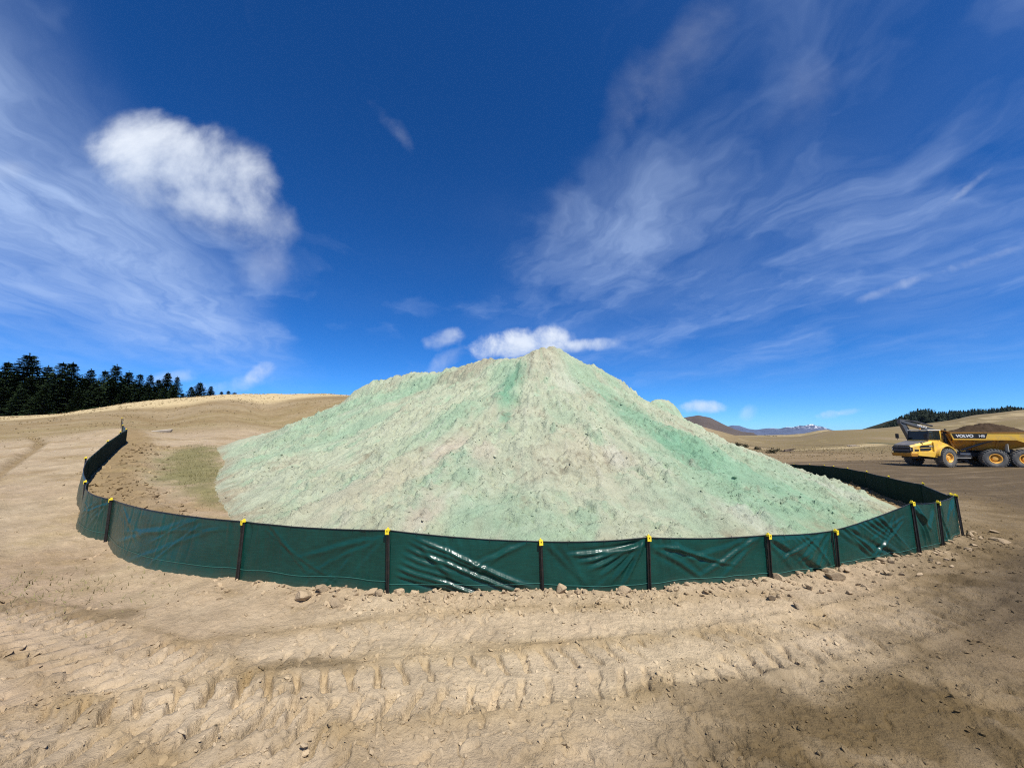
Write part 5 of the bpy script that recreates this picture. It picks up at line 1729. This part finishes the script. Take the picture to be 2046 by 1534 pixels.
# ------------------------------------------------------------------ excavator parked behind the truck
def build_excavator():
    Y0 = 46.5
    tip = P(1799, 842, Y0); foot = P(1907, 874, Y0)
    base = np.array([P(1932, 880, Y0)[0], Y0])
    gz = float(g_base(np.array([base[0]]), np.array([base[1]]))[0])
    root = empty('excavator', (base[0], base[1], gz))
    tag(root, 'excavator with dark grey bent arm standing behind the dump truck', 'excavator')
    o = np.array([base[0], base[1], gz])
    # local: x along the world x axis, arm reaching towards -x
    tx, tz = (tip - o)[0], (tip - o)[2]
    fx, fz = -1.2, 1.65
    A = M['arm_paint']
    ex = (fx + tx) / 2 + 0.9; ez = tz - (tx - ex) * -0.0 - 1.15
    boom = MB().prism_y([(fx, fz), (fx - 0.2, fz + 0.40), (ex - 0.25, ez + 0.20), (tx + 0.2, tz + 0.10), (tx - 0.12, tz - 0.05), (tx + 0.10, tz - 0.20), (ex - 0.1, ez - 0.22), (fx + 0.35, fz - 0.15)], -0.28, 0.28).build('boom', A, root, 0.02)
    me = text_mesh('lettering', 'VOLVO', 0.27, 0.004, 0.008, 1.3)
    slope = math.atan2(tz - ez, tx - ex)
    ang = math.atan2((tz - ez), (tx - ex)) + math.pi
    mx, mz = (ex + tx) / 2 + 0.15, (ez + tz) / 2 + 0.0
    me.transform(Matrix.Translation((mx, -0.288, mz)) @ Matrix.Rotation(-ang if False else 0, 4, 'Y') @ Matrix.Rotation(math.atan2(-(tz - ez), -(tx - ex)), 4, Vector((0, -1, 0))) @ Matrix.Rotation(math.pi / 2, 4, 'X'))
    link('lettering', me, M['white_print'], boom)
    # dipper hanging from the tip
    dx, dz = tx + 0.95, tz - 2.5
    MB().prism_y([(tx - 0.25, tz + 0.22), (tx + 0.22, tz + 0.16), (tx + 0.42, tz - 0.30), (dx + 0.16, dz), (dx - 0.10, dz - 0.05), (tx + 0.02, tz - 0.55), (tx - 0.22, tz - 0.25)], -0.20, 0.20).build('dipper', A, root, 0.02)
    rm = MB(); rm.tube((ex - 0.4, -0.0, ez + 0.62), ((ex + tx) / 2 - 0.6, 0, (ez + tz) / 2 + 0.62), 0.10); rm.tube(((ex + tx) / 2 - 0.6, 0, (ez + tz) / 2 + 0.62), (tx - 0.05, 0, tz + 0.24), 0.06)
    rm.build('dipper_ram', M['steel'], root, smooth=True)
    rm = MB(); rm.tube((tx + 0.45, 0.0, tz - 0.15), (dx - 0.05 + 0.42, 0, dz + 0.75), 0.07); rm.tube((dx + 0.37, 0, dz + 0.75), (dx + 0.30, 0, dz + 0.1), 0.045)
    rm.build('bucket_ram', M['steel'], root, smooth=True)
    bk = MB().prism_y([(dx - 0.15, dz + 0.12), (dx + 0.45, dz + 0.16), (dx + 1.0, dz - 0.25), (dx + 1.02, dz - 0.85), (dx + 0.55, dz - 1.15), (dx - 0.10, dz - 0.95), (dx + 0.35, dz - 0.75), (dx + 0.45, dz - 0.35)], -0.55, 0.55).build('bucket', M['dark_paint'], root, 0.02)
    for k in range(5):
        y = -0.5 + 0.25 * k
        MB().hexa([(dx - 0.32, y - 0.04, dz - 1.00), (dx - 0.05, y - 0.06, dz - 1.02), (dx - 0.05, y + 0.06, dz - 1.02), (dx - 0.32, y + 0.04, dz - 1.00)], [(dx - 0.32, y - 0.03, dz - 0.97), (dx - 0.05, y - 0.06, dz - 0.93), (dx - 0.05, y + 0.06, dz - 0.93), (dx - 0.32, y + 0.03, dz - 0.97)]).build('tooth', M['steel'], bk)
    rm = MB(); rm.tube((fx - 0.3, -0.42, fz - 0.3), (ex + 0.2, -0.42, ez - 0.15), 0.09); rm.build('boom_ram', M['steel'], root, smooth=True)
    # upper structure and cab
    MB().box(-1.4, 2.6, -1.35, 1.35, 1.05, 1.28).build('slew_platform', M['dark_paint'], root, 0.03)
    MB().box(0.4, 2.7, -1.33, 1.33, 1.285, 2.25).build('engine_cover', M['yellow'], root, 0.08)
    MB().box(1.9, 3.0, -1.36, 1.36, 1.10, 2.05).build('counterweight', M['dark_paint'], root, 0.12)
    cab = MB().box(-1.35, 0.3, -1.32, -0.35, 1.285, 1.75).build('cab', M['yellow'], root, 0.03)
    for x in (-1.30, 0.24):
        for y in (-1.29, -0.39):
            MB().box(x - 0.05, x + 0.05, y - 0.04, y + 0.04, 1.752, 2.70).build('cab_pillar', M['black'], cab)
    MB().box(-1.24, 0.18, -1.30, -1.29, 1.755, 2.69).build('side_window', M['glass'], cab)
    MB().box(-1.315, -1.305, -1.24, -0.44, 1.755, 2.69).build('windscreen', M['glass'], cab)
    MB().box(-1.38, 0.32, -1.34, -0.33, 2.705, 2.80).build('cab_roof', M['dark_paint'], cab, 0.03)
    MB().tube((0, 0, 0.8), (0, 0, 1.05), 0.6, n=24).build('slew_ring', M['dark_paint'], root, smooth=True)
    for s in (-1, 1):
        MB().prism_y([(-1.9, 0.10), (1.9, 0.10), (2.2, 0.35), (2.2, 0.62), (1.9, 0.88), (-1.9, 0.88), (-2.2, 0.62), (-2.2, 0.35)], s * 0.85, s * 1.4).build('track', M['black'], root, 0.03)
    MB().box(-0.9, 0.9, -0.85, 0.85, 0.42, 0.80).build('undercarriage', M['dark_paint'], root)


build_excavator()

# ------------------------------------------------------------------ trees
def conifer_meshes(seed, H, W, lean_top=0.0):
    rng = np.random.default_rng(seed)
    tv, tf = tube_np(np.array([(0, 0, -0.6), (0.02, 0, H * 0.3), (0.03, 0.02, H * 0.7), (0.03, 0.02, H * 0.985)]), np.array([0.24, 0.18, 0.09, 0.012]) * H / 13.0, 8)
    V = []; F = []
    z = H * 0.03
    def quad(c, a, b):
        k = len(V)
        V.extend([c - a - b * 0.4, c + a - b, c + a * 1.1 + b * 0.6, c - a * 0.6 + b])
        F.append((k, k + 1, k + 2, k + 3))
    while z < H * 0.97:
        f = z / H
        Lm = W * (1 - f) ** 0.78 * (0.75 + 0.25 * min(1, f * 6)) + 0.10
        nb = int(9 + 3 * rng.random()) if f < 0.8 else 6
        a0 = rng.uniform(0, 6.28)
        for b in range(nb):
            a = a0 + 2 * math.pi * b / nb + rng.uniform(-0.3, 0.3)
            L = Lm * rng.uniform(0.65, 1.18)
            if rng.random() < 0.08: L *= 0.5
            d = np.array([math.cos(a), math.sin(a), 0.0]); sd = np.array([-d[1], d[0], 0.0])
            rise = lerp(-0.18, 0.55, f ** 1.5) + rng.uniform(-0.12, 0.12)
            n = max(3, int(L / 0.24))
            for k in range(n):
                t = (k + 0.6) / n
                r = L * t
                p = d * r + np.array([0, 0, z + rise * r - 0.10 * r * r / max(L, 0.3) + 0.16 * L * max(0, t - 0.6) ** 2 * 4])
                wd = (0.16 + 0.40 * L * 0.32 * math.sin(math.pi * min(1, t * 0.85 + 0.12))) * rng.uniform(0.7, 1.2)
                th = rng.uniform(-0.5, 0.5)
                for s in (-1, 1):
                    c = p + sd * s * wd * 0.55 + np.array([0, 0, rng.uniform(-0.10, 0.04)])
                    A = (d * 0.6 + sd * s * 0.7) * (0.16 + 0.10 * rng.random()) + np.array([0, 0, -0.05 * rng.random()])
                    B = np.cross(A / np.linalg.norm(A), np.array([math.sin(th), math.cos(th) * 0.3, 1.0])) * (0.10 + 0.05 * rng.random())
                    quad(c, A, B)
                if rng.random() < 0.6:      # hanging twigs
                    quad(p + np.array([0, 0, -0.10]), d * 0.14, np.array([0, 0, 0.11]) + sd * rng.uniform(-0.06, 0.06))
        z += H * rng.uniform(0.022, 0.034) * (1.15 - 0.4 * f)
    for k in range(6):      # leader
        a = rng.uniform(0, 6.28)
        c = np.array([0.03, 0.02, H * (0.95 + 0.01 * k)])
        quad(c, np.array([math.cos(a), math.sin(a), 0.3]) * 0.10, np.array([0, 0, 0.10]))
    tm = mesh_np('trunk', tv, tf, True); tm.materials.append(M['bark'])
    cm = mesh_np('crown', np.array(V), np.array(F), False); cm.materials.append(M['needles'])
    return tm, cm


TREES = [conifer_meshes(11, 13.0, 3.0), conifer_meshes(12, 13.0, 3.6), conifer_meshes(13, 13.0, 2.6), conifer_meshes(14, 13.0, 3.2)]


def place_tree(px, tip_y, Y, kind, wide, label, group, rz):
    p = P(px, tip_y, Y)
    gz = float(g_full(np.array([p[0]]), np.array([p[1]]), False)[0])
    h = p[2] - gz
    r = empty('conifer_tree', (p[0], p[1], gz), rz)
    s = h / 13.0
    r.scale = (s * wide * 1.45, s * wide * 1.45, s)
    tm, cm = TREES[kind]
    link('trunk', tm, None, r); link('crown', cm, None, r)
    tag(r, label, 'tree', group)


ROW = [  # skyline conifers, left to right: tip pixel, distance, kind, width factor
    (17, 722, 80, 2, 1.0), (60, 706, 80, 1, 1.12), (98, 729, 86, 0, 1.0), (127, 724, 78, 3, 1.05), (146, 723, 82, 0, 1.05), (183, 737, 80, 2, 1.05), (211, 740, 84, 3, 1.0), (234, 728, 80, 0, 1.0),
    (258, 741, 84, 1, 0.9), (281, 747, 80, 3, 1.0), (302, 748, 82, 2, 1.0), (318, 757, 86, 0, 1.0), (336, 744, 80, 2, 1.05), (355, 751, 78, 0, 0.85)]
ORD = ['leftmost', 'tallest and widest', 'third from the left, set back', 'fourth from the left', 'fifth from the left', 'sixth from the left', 'seventh from the left', 'tall eighth from the left', 'ninth from the left',
       'tenth from the left', 'eleventh from the left', 'short twelfth from the left', 'thirteenth from the left', 'rightmost']
for i, (px, ty, Y, k, wd) in enumerate(ROW):
    place_tree(px, ty, Y, k, wd, 'dark conifer, ' + ORD[i] + ' of the dense row on the left crest', 'dense conifer row on the left crest', i * 1.7)
FILL = [(25, 748, 84), (62, 750, 76), (105, 745, 84), (140, 752, 78), (172, 756, 84), (190, 765, 76), (228, 762, 78), (262, 768, 80), (285, 772, 78), (310, 772, 82), (330, 775, 78), (348, 778, 76), (366, 785, 76), (0, 742, 90), (-20, 760, 76), (-30, 735, 84), (-75, 725, 82), (38, 745, 90), (80, 752, 92), (115, 750, 92), (165, 752, 92), (198, 760, 94), (222, 756, 92), (248, 760, 92), (270, 765, 92), (292, 768, 92), (325, 768, 90), (346, 768, 88), (10, 770, 74), (45, 775, 74), (90, 772, 74), (160, 775, 74), (200, 772, 76), (250, 775, 76), (300, 775, 77)]
for i, (px, ty, Y) in enumerate(FILL):
    place_tree(px, ty, Y, (i * 3 + 1) % 4, 1.25, 'dark conifer filling the gaps between the taller trees of the left row', 'conifers filling the left row', i * 2.3)
SMALLT = [(383, 772, 78, 'small conifer, leftmost of the separate clump right of the dense row'), (400, 763, 78, 'largest conifer of the separate clump right of the dense row'), (422, 771, 80, 'small conifer on the right side of the clump right of the dense row'),
          (443, 782, 88, 'tiny lone conifer tip first right of the clump on the crest'), (457, 780, 86, 'tiny conifer, middle of three tips on the bare crest'), (469, 783, 90, 'tiny conifer tip furthest right on the bare crest')]
for i, (px, ty, Y, lab) in enumerate(SMALLT):
    place_tree(px, ty, Y, i % 4, 1.15, lab, 'small conifers right of the dense row', i * 1.1)


def build_forest():
    """the wood on the right-hand hill, reading as one mass"""
    rng = np.random.default_rng(31)
    V = []; F = []
    def tree(x, y, z, h, w, conifer):
        k0 = len(V)
        if conifer:
            tiers = 9
            for ti in range(tiers):
                f = ti / tiers
                zz = z + h * (0.08 + 0.86 * f); r = w * (1 - f) ** 0.85 + 0.15
                n = 9; a0 = rng.uniform(0, 6.28)
                b = len(V)
                V.append((x, y, zz + h * 0.16))
                for q in range(n):
                    a = a0 + 2 * math.pi * q / n; rr = r * rng.uniform(0.6, 1.2)
                    V.append((x + rr * math.cos(a), y + rr * math.sin(a), zz - h * rng.uniform(0.0, 0.05)))
                for q in range(n):
                    if rng.random() < 0.93:
                        F.append((b, b + 1 + q, b + 1 + (q + 1) % n))
        else:
            for q in range(70):
                d = rng.normal(size=3); d /= np.linalg.norm(d)
                c = np.array([x, y, z + h * 0.58]) + d * np.array([w, w, h * 0.42]) * rng.uniform(0.6, 1.0)
                a = rng.normal(size=3) * 0.55; b2 = rng.normal(size=3) * 0.55
                b = len(V)
                V.extend([tuple(c), tuple(c + a), tuple(c + b2)]); F.append((b, b + 1, b + 2))
        V.extend([(x - 0.12, y, z - 1.0), (x + 0.12, y, z - 1.0), (x, y, z + h * 0.6)]); b = len(V) - 3
        F.append((b, b + 1, b + 2))
    top = np.array([(1748, 856), (1762, 850), (1775, 842), (1790, 832), (1805, 824), (1820, 817), (1835, 814), (1850, 812), (1862, 813), (1872, 820), (1890, 819), (1905, 816), (1925, 817), (1945, 813), (1965, 814), (1990, 812), (2015, 808), (2046, 811), (2100, 806), (2200, 800)], float)
    pts = []
    for i in range(1000):
        px = 1748 + (2200 - 1748) * rng.random() ** 1.4
        ty = np.interp(px, top[:, 0], top[:, 1])
        crest = np.interp(px, [1753, 1807, 1857, 1907, 1945, 1984, 2046, 2300], [856, 850, 845, 838, 830, 826, 820, 800])
        Y = 425 + 90 * rng.random()
        f = rng.random() ** 0.35
        tip = lerp(crest - 3, ty + 2, f) + rng.uniform(-2, 3)
        p = P(px, tip, Y)
        h = rng.uniform(9, 14)
        tree(p[0], p[1], p[2] - h, h, rng.uniform(2.2, 3.6), rng.random() < 0.6)
    me = mesh_np('hillside_wood', np.array(V), np.array(F), False)
    o = link('hillside_wood', me, M['forest'])
    tag(o, 'dark wood covering the knoll above the dump truck', 'wood', kind='stuff')
    # the knoll the wood stands on
    cols = 70; rows = 14
    pxs = np.linspace(1735, 2320, cols)
    Vk = np.zeros((rows, cols, 3))
    for j, px in enumerate(pxs):
        ty = np.interp(px, top[:, 0], top[:, 1]) + 15
        c = P(px, min(ty, 866), 490)
        for i in range(rows):
            t = -1 + 2 * i / (rows - 1)
            Yk = 490 + t * 85
            Vk[i, j] = (c[0], Yk, -2 + (c[2] + 2) * (1 - abs(t) ** 1.6))
    Vk[:, 0, 2] = -2
    col = np.zeros((rows * cols, 3)) + np.array((0.035, 0.036, 0.018))
    k = link('hill', mesh_np('hill', Vk.reshape(-1, 3), grid_faces(rows, cols), True, col), M['hill'])
    tag(k, kind='structure')


build_forest()

# ------------------------------------------------------------------ small things in the middle distance
def slab():
    p = PG(325, 852, 1.75)
    q = P(325, 851.5, 26.0)
    gz = float(g_full(np.array([q[0]]), np.array([q[1]]))[0])
    pts = [(-0.62, -0.18), (-0.30, -0.30), (0.25, -0.26), (0.60, -0.10), (0.55, 0.18), (0.10, 0.30), (-0.40, 0.22)]
    b = MB(); n = len(pts)
    V = [(x * 0.85, y * 0.85, 0.0) for x, y in pts] + [(x, y, 0.13 + 0.05 * x) for x, y in pts] + [(x * 0.9, y * 0.9, 0.17 + 0.05 * x) for x, y in pts]
    F = [tuple(range(n - 1, -1, -1)), tuple(range(2 * n, 3 * n))]
    for k in range(2):
        F += [(k * n + i, k * n + (i + 1) % n, (k + 1) * n + (i + 1) % n, (k + 1) * n + i) for i in range(n)]
    b.add(V, F)
    o = b.build('stone_slab', M['stone'], None, 0.012)
    o.location = (q[0], q[1], gz - 0.02); o.rotation_euler = (0.05, -0.06, 0.2)
    tag(o, 'pale flat stone slab lying on the bare slope near the fence end', 'stone')


slab()


def bush(px, py, Y, w, h, label, seed, name='scrub_bush'):
    rng = np.random.default_rng(seed)
    q = P(px, py, Y)
    gz = float(g_full(np.array([q[0]]), np.array([q[1]]), False)[0])
    r = empty(name, (q[0], q[1], gz))
    tag(r, label, 'bush', 'scrub on the worked ground')
    V = []; F = []
    for i in range(170):
        d = rng.normal(size=3); d /= np.linalg.norm(d); d[2] = abs(d[2])
        c = d * np.array([w, w, h]) * rng.uniform(0.45, 1.0) * (1 + 0.25 * math.sin(3 * math.atan2(d[1], d[0]) + seed))
        a = rng.normal(size=3) * 0.10 * w; b = rng.normal(size=3) * 0.10 * w
        k = len(V); V += [c - a, c + b, c + a, c - b]; F.append((k, k + 1, k + 2, k + 3))
    link('crown', mesh_np('crown', np.array(V), np.array(F), False), M['scrub'], r)
    sv = MB()
    for i in range(5):
        a = rng.uniform(0, 6.28)
        sv.tube((0, 0, -0.1), (0.6 * w * math.cos(a), 0.6 * w * math.sin(a), h * 0.7), 0.05 * w, 0.02 * w, 5)
    sv.build('stem', M['twig'], r)


bush(1541, 897, 75, 0.9, 0.9, 'dark ragged bush beside the pile on the worked ground', 1)
bush(1488, 880, 110, 1.0, 1.0, 'dark bush on the bank, right of the other bank bush', 2)
bush(1473, 878, 112, 1.1, 1.1, 'dark bush on the bank nearest the pile', 3)
bush(1512, 884, 100, 0.9, 0.7, 'low bush between the bank bushes and the ragged bush', 4)
bush(1552, 891, 90, 0.7, 0.6, 'small bush left of the dark log heap', 5)


def log_heap(px, py, Y, label, mat, seed, L=1.6, name='log_heap'):
    rng = np.random.default_rng(seed)
    q = P(px, py, Y)
    gz = float(g_full(np.array([q[0]]), np.array([q[1]]), False)[0])
    r = empty(name, (q[0], q[1], gz))
    for i in range(6):
        a = rng.uniform(-0.5, 0.5); x0 = rng.uniform(-0.5, 0.3); y0 = rng.uniform(-0.4, 0.4)
        z0 = 0.12 + 0.12 * (i // 2); l = L * rng.uniform(0.6, 1.1)
        MB().tube((x0 - l / 2 * math.cos(a), y0 - l / 2 * math.sin(a), z0), (x0 + l / 2 * math.cos(a), y0 + l / 2 * math.sin(a), z0 + rng.uniform(-0.05, 0.35)), 0.15, 0.10, 8).build('log', mat, r, smooth=True)
    tag(r, label, 'logs')


log_heap(1576, 894.5, 85, 'dark heap of logs on the flat ground beyond the fence', M['twig'], 3, 2.2)
log_heap(1703, 886, 120, 'pale heap of stumps on the far ground left of the truck', M['pale_wood'], 4, 3.2, 'stump_heap')


def grass_patch():
    rng = np.random.default_rng(41)
    n = 30000
    x = rng.uniform(GRASS_POLY[:, 0].min() - 1, GRASS_POLY[:, 0].max() + 1, n); y = rng.uniform(GRASS_POLY[:, 1].min() - 1, GRASS_POLY[:, 1].max() + 1, n)
    sd = poly_sd(x, y, GRASS_POLY) + 0.6 * fbm(x / 1.2, y / 1.2, 4, 0.55, 801)
    k = (rng.random(n) < sstep(sd, -0.2, 0.6)) & (poly_sd(x, y, MOUND_TOE) < 0.1)
    x, y = x[k], y[k]
    m = len(x)
    x2 = rng.uniform(-7.5, -3.6, 2600); y2 = rng.uniform(3.6, 5.6, 2600)
    d2, s2, _ = poly_coords(x2, y2, FENCE_XY)
    kk = (rng.random(2600) < 0.45 * np.exp(-(((x2 + 5.6) / 1.3) ** 2 + ((y2 - 4.7) / 0.7) ** 2))) & (s2 < 0) & (d2 > 0.15)
    x = np.concatenate([x, x2[kk]]); y = np.concatenate([y, y2[kk]]); m = len(x)
    z = g_full(x, y)
    h = rng.uniform(0.02, 0.07, m); a = rng.uniform(0, 6.28, m); lean = rng.uniform(-0.05, 0.05, (m, 2))
    w = 0.006
    b = np.stack([x, y, z], -1)
    d = np.stack([np.cos(a) * w, np.sin(a) * w, np.zeros(m)], -1)
    tip = b + np.stack([lean[:, 0], lean[:, 1], h], -1)
    V = np.stack([b - d, b + d, tip], 1).reshape(-1, 3)
    F = np.arange(m * 3).reshape(-1, 3)
    o = link('dry_grass', mesh_np('dry_grass', V, F, False), M['grass'])
    tag(o, 'sparse short dry grass on the trampled ground left of the pile', 'grass', kind='stuff')


grass_patch()


def tussocks():
    """dry tussock grass roughening the rises on both sides"""
    rng = np.random.default_rng(43)
    n = 26000
    th = np.radians(np.where(rng.random(n) < 0.6, rng.uniform(-58, -22, n), rng.uniform(24, 58, n)))
    r = np.where(th < 0, rng.uniform(26, 78, n), 60 + 120 * rng.random(n) ** 1.3)
    x = r * np.sin(th); y = r * np.cos(th)
    dens = sstep(fbm(x / 6.0, y / 3.0, 4, 0.6, 811), -0.1, 0.35)
    k = rng.random(n) < dens
    x, y, r = x[k], y[k], r[k]; m = len(x)
    z = g_full(x, y, False) - 0.03
    b = np.stack([x, y, z], -1)
    V = []
    hh = rng.uniform(0.03, 0.10, m) * np.clip(r / 50.0, 0.6, 2.0)
    for q in range(3):
        a = rng.uniform(0, 6.28, m); w = hh * 0.8
        d = np.stack([np.cos(a) * w, np.sin(a) * w, np.zeros(m)], -1)
        tip = b + np.stack([rng.normal(size=m) * hh * 0.5, rng.normal(size=m) * hh * 0.5, hh], -1)
        V.append(np.stack([b - d, b + d, tip], 1))
    V = np.stack(V, 1).reshape(-1, 3)
    o = link('tussock_grass', mesh_np('tussock_grass', V, np.arange(len(V)).reshape(-1, 3), False), M['tussock'])
    tag(o, 'dry brown tussock grass scattered over the rising pasture', 'grass', kind='stuff')


tussocks()

# ------------------------------------------------------------------ air
def build_haze():
    b = MB().box(-15000, 15000, -15000, 15000, -80, 222)
    m = bpy.data.materials.new('haze_air'); m.use_nodes = True
    t = NT(m.node_tree)
    out = t.n('ShaderNodeOutputMaterial'); v = t.n('ShaderNodeVolumePrincipled')
    v.inputs['Color'].default_value = (0.42, 0.64, 1.0, 1)
    v.inputs['Density'].default_value = 1.6e-5
    v.inputs['Anisotropy'].default_value = 0.0
    t.l(v.outputs[0], out.inputs['Volume'])
    o = b.build('haze', m)
    tag(o, 'pale blue distance haze over the far hills', 'haze', kind='stuff')


build_haze()
print('verts', sum(len(o.data.vertices) for o in scene.objects if o.type == 'MESH'))
